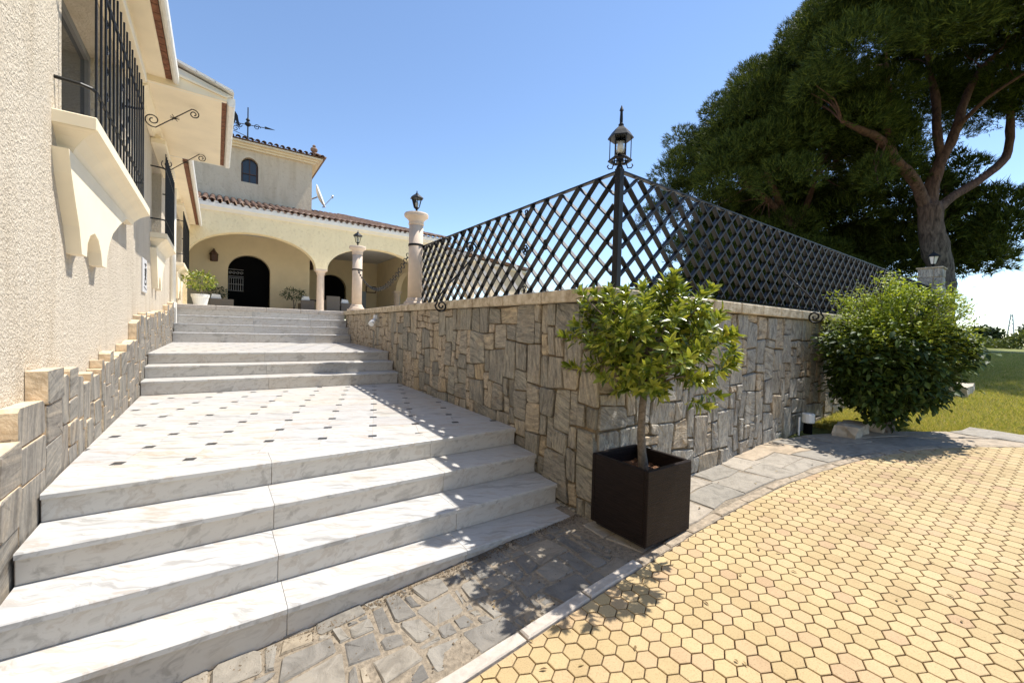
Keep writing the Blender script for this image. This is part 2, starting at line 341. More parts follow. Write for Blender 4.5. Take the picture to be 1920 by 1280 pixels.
    def bar(s, a, b, nrm, w, d, mi=0):       # flat bar from a to b: width w in-plane, depth d along nrm
        a = Vector(a); b = Vector(b); t = (b-a).normalized(); nrm = Vector(nrm).normalized(); u = t.cross(nrm).normalized()
        vs = [p+u*i*w/2+nrm*j*d/2 for p in (a, b) for i, j in ((-1, -1), (1, -1), (1, 1), (-1, 1))]
        s.add(vs, [(0, 1, 2, 3)[::-1], (4, 5, 6, 7), (0, 1, 5, 4), (1, 2, 6, 5), (2, 3, 7, 6), (3, 0, 4, 7)], mi)
    def build(s, name, mat, parent=None, smooth=False, kind=None, fixn=True):
        me = bpy.data.meshes.new(name)
        off = wloc(parent) if parent is not None else Vector((0, 0, 0))
        me.from_pydata([(p[0]-off.x, p[1]-off.y, p[2]-off.z) for p in s.v], [], s.f)
        for m in (mat if isinstance(mat, (list, tuple)) else [mat]): me.materials.append(m)
        if any(s.mi): me.polygons.foreach_set('material_index', s.mi)
        if fixn:
            import bmesh
            bm = bmesh.new(); bm.from_mesh(me); bmesh.ops.recalc_face_normals(bm, faces=bm.faces); bm.to_mesh(me); bm.free()
        if smooth: me.polygons.foreach_set('use_smooth', [True]*len(me.polygons))
        me.update()
        o = bpy.data.objects.new(name, me); COL.objects.link(o)
        if parent is not None: o.parent = parent
        if kind: o['kind'] = kind
        return o
def arrays(name, V, F, mat, parent=None, kind=None, smooth=False, mi=None):
    me = bpy.data.meshes.new(name); V = np.asarray(V, dtype=np.float32); F = np.asarray(F, dtype=np.int32)
    off = np.array(wloc(parent) if parent is not None else (0, 0, 0), dtype=np.float32)
    k = F.shape[1]
    me.vertices.add(len(V)); me.vertices.foreach_set('co', (V-off).ravel())
    me.loops.add(F.size); me.loops.foreach_set('vertex_index', F.ravel())
    me.polygons.add(len(F)); me.polygons.foreach_set('loop_start', np.arange(0, F.size, k, dtype=np.int32))
    try: me.polygons.foreach_set('loop_total', np.full(len(F), k, dtype=np.int32))
    except Exception: pass
    for m in (mat if isinstance(mat, (list, tuple)) else [mat]): me.materials.append(m)
    if mi is not None: me.polygons.foreach_set('material_index', np.asarray(mi, dtype=np.int32))
    if smooth: me.polygons.foreach_set('use_smooth', np.ones(len(F), dtype=bool))
    me.update(calc_edges=True); me.validate()
    o = bpy.data.objects.new(name, me); COL.objects.link(o)
    if parent is not None: o.parent = parent
    if kind: o['kind'] = kind
    return o
def tag(o, label=None, cat=None, group=None, kind=None):
    if label: o['label'] = label
    if cat: o['category'] = cat
    if group: o['group'] = group
    if kind: o['kind'] = kind
    return o
def thing(name, loc, label, cat, group=None):
    o = bpy.data.objects.new(name, None); COL.objects.link(o); o.location = loc; o.empty_display_size = 0.2
    return tag(o, label, cat, group)
def piece(name, me, parent, loc, rot=(0, 0, 0), scale=(1, 1, 1)):
    o = bpy.data.objects.new(name, me); COL.objects.link(o); o.parent = parent
    o.location = Vector(loc)-wloc(parent); o.rotation_euler = rot; o.scale = scale
    return o
def ashlar(nu, nv, sizes, rng):
    g = [[-1]*nv for _ in range(nu)]; out = []
    for j in range(nv):
        for i in range(nu):
            if g[i][j] >= 0: continue
            for _ in range(12):
                w, h = rng.choice(sizes); w = min(w, nu-i); h = min(h, nv-j)
                if all(g[i+a][j+b] < 0 for a in range(w) for b in range(h)): break
            else:
                w = 1; h = 1
            if not all(g[i+a][j+b] < 0 for a in range(w) for b in range(h)): w = h = 1
            for a in range(w):
                for b in range(h): g[i+a][j+b] = len(out)
            out.append((i, j, w, h))
    return out
def warp(u, v, amp, k=7.3):
    return (u+amp*(math.sin(u*k+v*5.1)+math.sin(u*2.3*k-v*9.7+1.3))*0.5, v+amp*(math.sin(v*k+u*4.3+0.7)+math.sin(v*1.9*k-u*8.9+2.1))*0.5)
def stone(mb, pts, fn, d_back, d_front, inset, rng, rough=0.006, tilt=0.012, mi=(0, 1)):
    """pts: outline (u,v) in order; fn(u,v,d); d outward."""
    n = len(pts); cu = sum(p[0] for p in pts)/n; cv = sum(p[1] for p in pts)/n
    su = max(abs(p[0]-cu) for p in pts); sv = max(abs(p[1]-cv) for p in pts)
    tu = rng.uniform(-tilt, tilt); tv = rng.uniform(-tilt, tilt)
    ring = []
    for u, v in pts:
        ku = 1-inset/max(su, 1e-4); kv = 1-inset/max(sv, 1e-4)
        ring.append((cu+(u-cu)*ku, cv+(v-cv)*kv))
    vs = [fn(u, v, d_back) for u, v in pts]+[fn(u, v, d_front-inset*0.8+rng.uniform(-rough, rough)*0.5) for u, v in pts]
    vs += [fn(u, v, d_front+tu*(u-cu)/su+tv*(v-cv)/sv+rng.uniform(-rough, rough)) for u, v in ring]+[fn(cu+rng.uniform(-.2, .2)*su, cv+rng.uniform(-.2, .2)*sv, d_front+rng.uniform(-rough, rough))]
    fs = []; ms = []
    for i in range(n):
        j = (i+1) % n
        fs.append((i, j, n+j, n+i)); ms.append(mi[1]); fs.append((n+i, n+j, 2*n+j, 2*n+i)); ms.append(mi[0]); fs.append((2*n+i, 2*n+j, 3*n)); ms.append(mi[0])
    mb.add(vs, fs, ms)
def outline(u0, u1, v0, v1, rng, jit=0.006, n=2):
    c = min(0.02, (u1-u0)*0.16, (v1-v0)*0.16)*rng.uniform(0.3, 1)
    base = [(u0+c, v0), (u1-c, v0), (u1, v0+c), (u1, v1-c), (u1-c, v1), (u0+c, v1), (u0, v1-c), (u0, v0+c)]
    return [(u+rng.uniform(-jit, jit), v+rng.uniform(-jit, jit)) for u, v in base]
rng = random.Random(5)
def lerp(x, xs, ys): return float(np.interp(x, xs, ys))
def smooth01(t): t = min(1, max(0, t)); return t*t*(3-2*t)

# ------------------------------------------------------------------ ground shape
def G(x, y=0.0):
    z = -1.567+0.083*x
    if x > 8.0: z = -0.10-0.803*math.exp(-(x-8.0)*0.083/0.803)
    return z
SL = math.atan(0.083)
YE_X = [-3, 0.9, 1.75, 2.64, 3.3, 4.0, 4.5, 4.96, 5.45, 5.89, 6.25, 6.58, 6.85, 7.05, 7.2]
YE_Y = [1.46, 1.50, 1.53, 1.55, 1.54, 1.49, 1.41, 1.31, 1.15, 0.96, 0.71, 0.40, 0.05, -0.4, -3.0]
def ye(x): return lerp(x, YE_X, YE_Y)
def xw(y): return lerp(y, [0, 2.1, 3.2, 6.7, 7.5, 12.5, 14], [2.2, 2.26, 2.35, 2.50, 2.58, 3.0, 3.12])
COP = lambda y: 0.335+0.0085*(y-2.1)
YF = 2.1          # front face of the wall

def sheet(name, xs, ys, zf, mat, label=None):
    V = []; F = []
    for j, y in enumerate(ys):
        for i, x in enumerate(xs): V.append((x, y, zf(x, y)))
    n = len(xs)
    for j in range(len(ys)-1):
        for i in range(n-1): F.append((j*n+i, j*n+i+1, (j+1)*n+i+1, (j+1)*n+i))
    o = arrays(name, V, F, mat, kind='structure', smooth=True)
    if label: o['label'] = label
    return o
gx = sorted(set([-400, -150, -60, -25, -12, -6, -3]+[round(-2+0.5*i, 2) for i in range(60)]+[32, 40, 60, 100, 200, 500, 900]))
gy = [-400, -120, -40, -15, -8, -4, -2, 0, 2, 4, 8, 14, 20, 30, 50, 100, 250, 600]
ground = sheet('ground', gx, gy, lambda x, y: G(max(-3, min(x, 60)))-0.075-(0.0 if x < 60 else 0.004*(x-60)), M['lawn'])

# ------------------------------------------------------------------ driveway with hexagonal pavers
V = []; F = []
dxs = [i*0.25 for i in range(-12, 30)]
for x in dxs: V += [(x, -6.0, G(x)-0.013), (x, ye(x), G(x)-0.013)]
for i in range(len(dxs)-1): F.append((2*i, 2*i+2, 2*i+3, 2*i+1))
driveway = arrays('driveway', V, F, M['joint'], kind='structure')
def hexmesh(seed):
    r = random.Random(seed); mb = MB(); R = 0.0895/math.sqrt(3)-0.0033
    rings = []
    for rr, z in ((R, -0.028), (R, -0.002), (R-0.0028, 0.0)):
        rings.append([(rr*math.sin(k*math.pi/3)*(1+r.uniform(-.012, .012)), rr*math.cos(k*math.pi/3)*(1+r.uniform(-.012, .012)), z) for k in range(6)])
    vs = rings[0]+rings[1]+rings[2]
    fs = []
    for a in (0, 6):
        for k in range(6): fs.append((a+k, a+(k+1) % 6, a+6+(k+1) % 6, a+6+k))
    fs.append(tuple(12+k for k in range(6)))
    mb.add(vs, fs); return mb
protos = []
for sd in range(5):
    mb = hexmesh(sd); o = mb.build('paver', M['paver']); protos.append(o.data); bpy.data.objects.remove(o)
def clip(poly, f):
    out = []
    for i in range(len(poly)):
        a = poly[i]; b = poly[(i+1) % len(poly)]; fa, fb = f(a), f(b)
        if fa >= 0: out.append(a)
        if (fa >= 0) != (fb >= 0):
            t = fa/(fa-fb); out.append((a[0]+(b[0]-a[0])*t, a[1]+(b[1]-a[1])*t))
    return out
cells = []; cutp = []
px_, py_ = 0.0895, 0.0775
for j in range(-45, 8):
    for i in range(-40, 66):
        x = 1.928+px_*i+(0.5*px_ if j % 2 else 0)+0.0; y = 1.11+py_*j
        if x > 7.3 or x < -2.2 or y < -2.2 or y > ye(x)+0.06: continue
        R_h = 0.0895/math.sqrt(3)-0.0033
        hx_ = [(x+R_h*math.sin(q*math.pi/3), y+R_h*math.cos(q*math.pi/3)) for q in range(6)]
        if any(b > ye(a)-0.004 for a, b in hx_) or x > 7.12:
            cp = clip(hx_, lambda p: ye(p[0])-0.005-p[1]); cp = clip(cp, lambda p: 7.16-p[0]) if cp else cp
            if len(cp) > 2 and 0.5*abs(sum(cp[i][0]*cp[(i+1) % len(cp)][1]-cp[(i+1) % len(cp)][0]*cp[i][1] for i in range(len(cp)))) > 0.0004: cutp.append(cp)
            continue
        d = 0.5792*x+0.8145*y; lat = 0.8152*x-0.5789*y
        vis = d > 0.5 and abs(lat/d) < 1.26 and (1.567-0.083*x)/d < 0.85
        cells.append((0 if vis else 1, x*x+y*y, x, y))
cells.sort()
far_v = []; far_f = []
for k, (nv, dd, x, y) in enumerate(cells):
    me = protos[rng.randrange(5)]; dz = rng.gauss(0, 0.0007); a = rng.gauss(0, 0.010)
    if k < 298:
        e_ = (Matrix.Rotation(-SL+rng.gauss(0, .003), 4, 'Y') @ Matrix.Rotation(rng.gauss(0, .003), 4, 'X') @ Matrix.Rotation(a+rng.randrange(6)*math.pi/3, 4, 'Z')).to_euler()
        piece('paver', me, driveway, (x, y, G(x)+dz), e_)
    else:
        mt = Matrix.Translation((x, y, G(x)+dz)) @ Matrix.Rotation(-SL, 4, 'Y') @ Matrix.Rotation(a, 4, 'Z'); b = len(far_v)
        far_v += [tuple(mt @ v.co) for v in me.vertices]; far_f += [tuple(b+i for i in p.vertices) for p in me.polygons]
for cp in cutp:
    b = len(far_v); n = len(cp); far_v += [(u, v, G(u)-.03) for u, v in cp]+[(u, v, G(u)) for u, v in cp]
    far_f += [tuple(b+n+i for i in range(n))]+[(b+i, b+(i+1) % n, b+n+(i+1) % n, b+n+i) for i in range(n)]
mb = MB(); mb.v = far_v; mb.f = far_f; mb.mi = [0]*len(far_f)
def paver_far():
    m = M['paver'].copy(); m.name = 'yellow_concrete_paver_field'
    nt = m.node_tree
    for n in list(nt.nodes):
        if n.type == 'OBJECT_INFO':
            g = nt.nodes.new('ShaderNodeNewGeometry')
            for l in list(nt.links):
                if l.from_node == n: nt.links.new(g.outputs['Random Per Island'], l.to_socket)
    return m
M['paver_far'] = paver_far()
mb.build('pavers', M['paver_far'], driveway, kind='stuff', fixn=True)

# ------------------------------------------------------------------ flagstone pavement
V = []; F = []
# outer edge of the band: wall/steps on the left, lawn on the right
OE_X = [-3, 6.2, 6.6, 7.0, 7.3, 7.6, 7.85]; 
def band_out(s):   # s along 0..1 paired with curve sample
    return s
INNER = [(x, ye(x)) for x in [-3]+[round(-1+0.2*i, 2) for i in range(39)]]+[(6.7, .25), (6.85, .05), (6.95, -.2), (7.05, -.4), (7.12, -1.2), (7.2, -3)]
OUTER = []
for (x, y) in INNER:
    if x < 4.6: OUTER.append((x, 2.45))
    else:
        t = smooth01((x-4.6)/2.2); 
        OUTER.append((x+0.62*t, y+0.62*(1-t*0.95)+0.35*(1-t)))
for (a, b) in zip(INNER, OUTER): V += [(a[0], a[1], G(a[0])-0.009), (b[0], b[1], G(b[0])-0.009)]
for i in range(len(INNER)-1): F.append((2*i, 2*i+2, 2*i+3, 2*i+1))
pavement = arrays('pavement', V, F, M['mortar_pale'], kind='structure')
def gfn(u, v, d): return (u, v, G(u)+d)
# loose irregular stones in front of the steps
cu, cv = 0.058, 0.056
cells_ = ashlar(58, 14, [(1, 1), (2, 1), (1, 2), (2, 2), (2, 3), (3, 2), (2, 2), (3, 3), (2, 4), (4, 3), (3, 3), (1, 3), (4, 4)], rng)
for (i, j, w, h) in cells_:
    u0 = -1.15+i*cu; u1 = u0+w*cu; v0 = 1.59+j*cv; v1 = v0+h*cv
    if u1 > 2.16 or v0 > 2.3: continue
    if u1 > 2.02 and v1 > 1.95 and False: continue
    g = min(rng.uniform(0.004, 0.015), (u1-u0)*.2, (v1-v0)*.2)
    pts = []
    for (u, v) in outline(u0+g, u1-g, v0+g, v1-g, rng, 0.008): pts.append(warp(u, v, 0.030, 6.0))
    pts = [(u, min(v, 2.42)) for u, v in pts]
    if min(v for u, v in pts) < 1.575: pts = [(u, max(v, 1.575)) for u, v in pts]
    m_ = MB(); stone(m_, pts, gfn, -0.03, rng.uniform(-0.008, 0.001), min(0.007, 0.2*(u1-u0-2*g), 0.2*(v1-v0-2*g)), rng, 0.004, 0.004, (0, 0))
    m_.build('flagstone', M['flag'], pavement)
# larger tighter slabs to the right of the planter
xs_ = 2.20
while xs_ < 7.15:
    wcol = rng.uniform(0.24, 0.50) if xs_ < 5.2 else rng.uniform(0.3, 0.5)
    x1 = min(xs_+wcol, 7.2)
    def edges(x):
        if x < 4.7: return ye(x)+0.10, 2.12
        t = smooth01((x-4.6)/2.2)
        return ye(min(x, 7.0))+0.10, 2.12*(1-t)+t*(ye(min(x, 6.9)-0.35)+0.42)
    rows = rng.choice([2, 2, 3]) if xs_ < 5.5 else 2
    cuts = sorted([0.0]+[(r+rng.uniform(-.22, .22))/rows for r in range(1, rows)]+[1.0])
    for r in range(rows):
        sx = rng.uniform(-.05, .05); pts = []
        a, b = cuts[r], cuts[r+1]
        for (fx, fy) in ((0, 0), (0.5, 0), (1, 0), (1, .5), (1, 1), (.5, 1), (0, 1), (0, .5)):
            x = xs_+(x1-xs_)*fx; lo, hi = edges(x)
            pts.append(warp(x+sx*(a+(b-a)*fy), lo+(hi-lo)*(a+(b-a)*fy), 0.03, 3.1))
        cx = sum(p[0] for p in pts)/8; cy = sum(p[1] for p in pts)/8
        pts = [(cx+(p[0]-cx)*0.975+rng.uniform(-.005, .005), cy+(p[1]-cy)*0.965+rng.uniform(-.005, .005)) for p in pts]
        m_ = MB(); stone(m_, pts, gfn, -0.03, rng.uniform(-0.006, 0.0), 0.005, rng, 0.003, 0.003, (0, 0))
        m_.build('flagstone', M['flag_warm'], pavement)
    xs_ = x1
# kerb stones along the paver edge
x = -0.9
while x < 6.9:
    L = rng.uniform(0.38, 0.5) if x < 2.0 else rng.uniform(0.22, 0.4)
    x1 = min(x+L, 7.0); wd = 0.075; pts = []
    k = 4
    for q in range(k+1): xx = x+0.006+(x1-x-0.012)*q/k; pts.append((xx, ye(xx)+0.006))
    for q in range(k, -1, -1):
        xx = x+0.006+(x1-x-0.012)*q/k; sl = (ye(xx+.05)-ye(xx-.05))/0.1; nn = math.hypot(1, sl)
        pts.append((xx-sl/nn*wd*0.99, ye(xx)+wd/nn))
    m_ = MB(); stone(m_, [(u+rng.uniform(-.004, .004)*(x > 2), v+rng.uniform(-.006, .006)*(x > 2)) for u, v in pts], gfn, -0.04, 0.012 if x < 2 else rng.uniform(-.002, .006), 0.008, rng, 0.002, 0.002, (0, 0))
    m_.build('kerb_stone', M['kerb'] if x < 2.0 else M['kerb_old'], pavement)
    x = x1

# ------------------------------------------------------------------ marble staircase
stair = thing('marble_staircase', (0.8, 2.27, -1.55), 'wide white marble steps with tiled landings climbing to the terrace', 'staircase')
XL = -0.75
NOS = [(2.267, -1.393), (2.515, -1.237), (2.83, -1.080), (3.185, -0.924)]
F2 = [(6.78, -0.745), (7.13, -0.588), (7.48, -0.435)]
F3 = [(11.40, -0.225), (11.75, -0.030), (12.10, 0.165)]
ZT = 0.42
def riser(y, z0, z1, joints):
    xs = [XL+0.004]+joints+[xw(y)-0.01]
    for a, b in zip(xs[:-1], xs[1:]):
        m_ = MB(); m_.bbox(a+0.0012, b-0.0012, y+0.018, y+0.05, z0+0.001, z1-0.031, 0.002); m_.build('riser_slab', M['marble_riser'], stair)
def tread(y0, y1, z, joints):
    xs = [XL+0.004]+joints+[None]
    for a, b in zip(xs[:-1], xs[1:]):
        m_ = MB()
        b0 = (xw(y0)-0.008) if b is None else b; b1 = (xw(y1)-0.008) if b is None else b
        c = 0.006; vs = [(a+.0012, y0, z-.03), (b0-.0012, y0, z-.03), (b1-.0012, y1, z-.03), (a+.0012, y1, z-.03), (a+.0012, y0, z-c), (b0-.0012, y0, z-c), (b0-.0012, y0+c, z), (b1-.0012, y1, z), (a+.0012, y1, z), (a+.0012, y0+c, z)]
        m_.add(vs, [(0, 3, 2, 1), (0, 1, 5, 4), (4, 5, 6, 9), (9, 6, 7, 8), (2, 3, 8, 7), (1, 2, 7, 6, 5), (3, 0, 4, 9, 8)])
        m_.build('tread_slab', M['marble'], stair)
J1 = [[0.30, 1.31], [0.285, 1.37], [0.295, 1.42], [0.315, 1.47]]
zp = -1.70
for k, (y, z) in enumerate(NOS):
    riser(y, zp, z, J1[k]); zp = z
    if k < 3: tread(y, NOS[k+1][0]+0.03, z, J1[k])
tread(3.185, 3.44, -0.924, J1[3])
for k, (y, z) in enumerate(F2):
    riser(y, zp, z, [0.62, 1.75]); zp = z
    if k < 2: tread(y, F2[k+1][0]+0.03, z, [0.62, 1.75])
tread(7.48, 7.72, -0.435, [0.62, 1.75])
for k, (y, z) in enumerate(F3):
    riser(y, zp, z, [0.75, 2.05]); zp = z
    tread(y, (F3[k+1][0] if k < 2 else 12.45)+0.03, z, [0.75, 2.05])
# solid core
mb = MB(); ys = [2.30, 2.55, 2.86, 3.22, 6.82, 7.16, 7.5, 11.43, 11.78, 12.13]; zs = [-1.43, -1.27, -1.115, -0.96, -0.78, -0.62, -0.475, -0.26, -0.065, 0.13]
for i, (y, z) in enumerate(zip(ys, zs)):
    y1 = ys[i+1] if i < 9 else 12.5
    mb.box(XL, xw(y)-0.02, y, y1, -1.75, z)
mb.build('core', M['grout'], stair)
# landing tiles: 0.389 m squares laid askew, small black insets at the corners
def clip(poly, f):
    out = []
    for i in range(len(poly)):
        a = poly[i]; b = poly[(i+1) % len(poly)]; fa, fb = f(a), f(b)
        if fa >= 0: out.append(a)
        if (fa >= 0) != (fb >= 0):
            t = fa/(fa-fb); out.append((a[0]+(b[0]-a[0])*t, a[1]+(b[1]-a[1])*t))
    return out
U = (0.3715, -0.1165); W_ = (0.1165, 0.3715)
def landing(y0, y1, z, org):
    n_i = 0
    f_list = [lambda p: p[0]-(XL+0.004), lambda p: p[1]-y0, lambda p: y1-p[1], lambda p: (xw(p[1])-0.006)-p[0]]
    def area(P): return 0.5*abs(sum(P[i][0]*P[(i+1) % len(P)][1]-P[(i+1) % len(P)][0]*P[i][1] for i in range(len(P))))
    for i in range(-16, 17):
        for j in range(-14, 17):
            ox = org[0]+U[0]*i+W_[0]*j; oy = org[1]+U[1]*i+W_[1]*j
            s = 0.034; g = 0.0012; L = 0.389
            loc = [(s, g), (L-s, g), (L-s, s), (L-g, s), (L-g, L-s), (L-s, L-s), (L-s, L-g), (s, L-g), (s, L-s), (g, L-s), (g, s), (s, s)]
            poly = [(ox+(a*U[0]+b*W_[0])/L, oy+(a*U[1]+b*W_[1])/L) for a, b in loc]
            for f in f_list:
                if poly: poly = clip(poly, f)
            if len(poly) > 2 and area(poly) > 0.002:
                m_ = MB(); m_.prism(poly, lambda u, v, d: (u, v, d), z-0.02, z); m_.build('landing_tile', M['marble_tile'], stair)
            q = s-g; poly = [(ox+(a*U[0]+b*W_[0])/L, oy+(a*U[1]+b*W_[1])/L) for a, b in ((-q, -q), (q, -q), (q, q), (-q, q))]
            for f in f_list:
                if poly: poly = clip(poly, f)
            if len(poly) > 2 and area(poly) > 0.0004:
                m_ = MB(); m_.prism(poly, lambda u, v, d: (u, v, d), z-0.02, z-0.0008); m_.build('black_inset', M['inset'], stair)
    m_ = MB(); m_.add([(XL, y0, z-0.003), (xw(y0)-.01, y0, z-0.003), (xw(y1)-.01, y1, z-0.003), (XL, y1, z-0.003)], [(0, 1, 2, 3)]); m_.build('grout_bed', M['grout'], stair)
landing(3.442, 6.797, -0.924, (-0.137, 3.525))
landing(7.722, 11.417, -0.435, (-0.137+0.0, 7.80))
# terrace edge stones at the head of the stairs
xs = [XL+0.01, 0.0, 1.05, 1.85, 2.3, 2.99]
for a, b in zip(xs[:-1], xs[1:]):
    m_ = MB(); m_.bbox(a+0.002, b-0.002, 12.40, 12.85, 0.315, ZT, 0.012); m_.build('edge_stone', M['kerb'], stair)
riser(12.405, 0.165, 0.315+.03, [0.75, 2.05])

# ------------------------------------------------------------------ terrace
V = [(XL-0.2, 12.83, ZT-0.01), (3.3, 12.83, ZT-0.01), (3.3, 12.6, ZT-.01), (2.86, 7.3, 0.36), (2.66, 2.5, 0.325), (14.4, 2.5, 0.325), (14.4, 16.8, ZT-.01), (12, 26, ZT-.01), (XL-.2, 26, ZT-.01)]
mb = MB(); n = len(V); mb.add(V, [tuple(range(n))]); o = mb.build('terrace', M['concrete']); o['kind'] = 'structure'

# ------------------------------------------------------------------ stone retaining wall
wall = thing('retaining_wall', (2.3, 2.1, -1.4), 'stone clad retaining wall with pale coping beside the marble steps, turning right at the corner', 'wall')
mb = MB()
pp = [(xw(y)+0.024, y) for y in (2.122, 3.2, 5, 6.7, 7.5, 10, 12.45)]
poly = [(13.9, 2.122)]+pp[0:1]+pp[1:]+[(3.35, 12.45), (2.9, 7.0), (2.72, 2.52), (13.9, 2.52)]
mb.prism([(p[0], p[1]) for p in poly], lambda u, v, d: (u, v, d if d < 0 else COP(v)-0.105), -1.75, 0.2)
mb.build('core', M['mortar_dark'], wall)
def side_z(y):
    zz = -1.45
    for (yy, z) in NOS+F2+F3:
        if y > yy: zz = z
    return zz
SIZES = [(2, 2), (2, 3), (1, 2), (3, 2), (2, 2), (1, 3), (3, 3), (2, 1), (2, 3), (1, 1), (2, 4)]
SIZES_B = [(2, 3), (2, 2), (2, 4), (3, 3), (2, 2), (3, 2), (1, 2), (3, 4), (4, 2), (2, 3), (1, 3)]
cand = []
cw, ch = 0.104, 0.088
nV = 20
for (i, j, w, h) in ashlar(24, nV, SIZES_B, rng)+[(a+24, b, c, d) for a, b, c, d in ashlar(78, nV, SIZES, rng)]:
    ztop = 0.235
    y0 = 2.10+i*cw; y1 = y0+w*cw; z1 = ztop-j*ch+0.0; z0 = z1-h*ch
    if y1 > 12.5: continue
    zc = side_z((y0+y1)/2)
    if z1 < min(side_z(y0), side_z(y1))-0.02: continue
    d = 0.58*2.4+0.81*(y0+y1)/2
    cand.append(((y1-y0)*0.35*(z1-z0)/d**2, 'side', y0, y1, z0, z1))
for (i, j, w, h) in ashlar(110, 19, SIZES, rng):
    x0 = 2.30+i*cw; x1 = x0+w*cw; z1 = 0.235-j*ch; z0 = z1-h*ch
    if z1 < G(x0)-0.01 or x1 > 13.7: continue
    d = 0.58*(x0+x1)/2+0.81*2.1
    cand.append((((x1-x0)*0.6*(z1-z0)/d**2)*(0.05 if x0 > 6.3 else 1), 'front', x0, x1, z0, z1))
cand.sort(reverse=True)
rest = MB()
def side_fn(u, v, d): 
    zt = 0.235+COP(u)-0.335
    return (xw(u)+0.012-d, u, v+(COP(u)-0.335)*max(0, min(1, (v+0.9))))
def front_fn(u, v, d): return (u, YF+0.012-d, v)
for k, (a, typ, a0, a1, b0, b1) in enumerate(cand):
    g = rng.uniform(0.003, 0.009)
    pts = [warp(u, v, 0.022, 5.1) for u, v in outline(a0+g, a1-g, b0+g, b1-g, rng, 0.006)]
    pts = [(u if a0 > 2.4 or typ == 'front' else max(u, 2.105), min(v, 0.232)) for u, v in pts]
    if typ == 'front' and a0 < 2.4: pts = [(max(u, xw(2.1)+0.004), v) for u, v in pts]
    m_ = MB() if k < 290 else rest
    stone(m_, pts, side_fn if typ == 'side' else front_fn, -0.03, rng.uniform(0.0, 0.022) if typ == 'side' else rng.uniform(0.002, 0.026), 0.009, rng, 0.006, 0.006, (0, 0))
    if k < 290: m_.build('stone', M['slate'] if typ == 'side' else M['slate_front'], wall)
rest.build('stones', M['slate_front'], wall, kind='stuff')
# coping slabs
def coping_slab(ps, qs, z):   # quads outer/inner lists
    m_ = MB(); poly = ps+qs[::-1]
    m_.prism(poly, lambda u, v, d: (u, v, COP(min(v, 12.5))+d), -0.10, 0.0)
    return m_
y = 2.02; first = True
while y < 12.4:
    L = 0.68 if not first else 0.72; y1 = min(y+L+rng.uniform(-.05, .05), 12.40)
    if y1 > 12.1: y1 = 12.40
    a, b = y+0.006, y1-0.006
    ov = 0.045
    inn = lambda yy: lerp(yy, [2.0, 2.55, 7.3, 12.6], [2.70, 2.72, 2.93, 3.35])
    if first: ps = [(xw(2.1)-ov, 2.05), (xw(b)-ov, b)]; qs = [(2.72, 2.05), (2.72, b)]
    else: ps = [(xw(a)-ov, a), (xw(b)-ov, b)]; qs = [(inn(a), a), (inn(b), b)]
    m_ = coping_slab(ps, qs, 0); o = m_.build('coping_stone', M['coping'], wall)
    bv = o.modifiers.new('bevel', 'BEVEL'); bv.width = 0.008; bv.segments = 1
    y = y1; first = False
x = 2.725
while x < 13.6:
    x1 = min(x+rng.uniform(.42, .58), 13.65); m_ = MB(); m_.bbox(x+0.006, x1-0.006, 2.05, 2.53, 0.235, 0.335, 0.008); m_.build('coping_stone', M['coping'], wall); x = x1

# ------------------------------------------------------------------ lattice fence
POST = Vector((2.66, 2.30, 0)); RE = Vector((2.915, 6.87, 0)); FE = Vector((13.42, 2.30, 0))
fence = thing('lattice_fence', (2.66, 2.30, 0.335), 'black iron diamond lattice railing on top of the stone wall with a tall corner post', 'fence')
m_ = MB(); m_.bbox(2.632, 2.688, 2.272, 2.328, 0.33, 1.335, 0.004); m_.lathe((2.66, 2.30, 1.335), [(0.03, 0), (0.024, 0.02), (0.012, 0.03), (0.012, 0.07)], 8); m_.build('post', M['iron'], fence)
def spiral(cx, cz, r0, a0, turns, sgn, n=26, r1=0.016):
    out = []
    for i in range(n+1):
        t = i/n; r = r0+(r1-r0)*t**0.8; a = a0+sgn*turns*2*math.pi*t
        out.append((cx+r*math.cos(a), cz+r*math.sin(a)))
    return out
def run(A, B, za, zb, ba, bb, pitch, name_rot):
    L = (B-A).length; d = (B-A)/L; nrm = Vector((-d.y, d.x, 0))
    top = lambda s: za+(zb-za)*s/L
    bot = lambda s: ba+(bb-ba)*s/L
    P = lambda s, z: A+d*s+Vector((0, 0, z))
    m_ = MB(); m_.bar(P(0.02, za), P(L, zb), nrm, 0.014, 0.042); m_.build('top_rail', M['iron'], fence)
    m_ = MB(); m_.bar(P(0.02, ba), P(L, bb), nrm, 0.012, 0.036); m_.build('bottom_rail', M['iron'], fence)
    k = pitch/0.2175; n0 = int(L/pitch)+8
    for fam in (1, -1):
        for n in range(-8, n0):
            s_top = n*pitch
            # at height z: s = s_top + fam*(za - z)*k
            pts = []
            for z in np.linspace(bot(0)-.05, max(za, zb)+.05, 60):
                s = s_top+fam*(za-z)*k
                if 0.025 <= s <= L-0.005 and bot(s)+0.004 <= z <= top(s)-0.004: pts.append((s, z))
            if len(pts) < 3: continue
            off = nrm*(0.0012*fam)
            m_ = MB(); m_.bar(P(*pts[0])+off, P(*pts[-1])+off, nrm, 0.013, 0.048-0.002*(fam > 0)); m_.build('lattice_bar', M['iron'], fence)
    return P, L, d, nrm, pitch, k, za
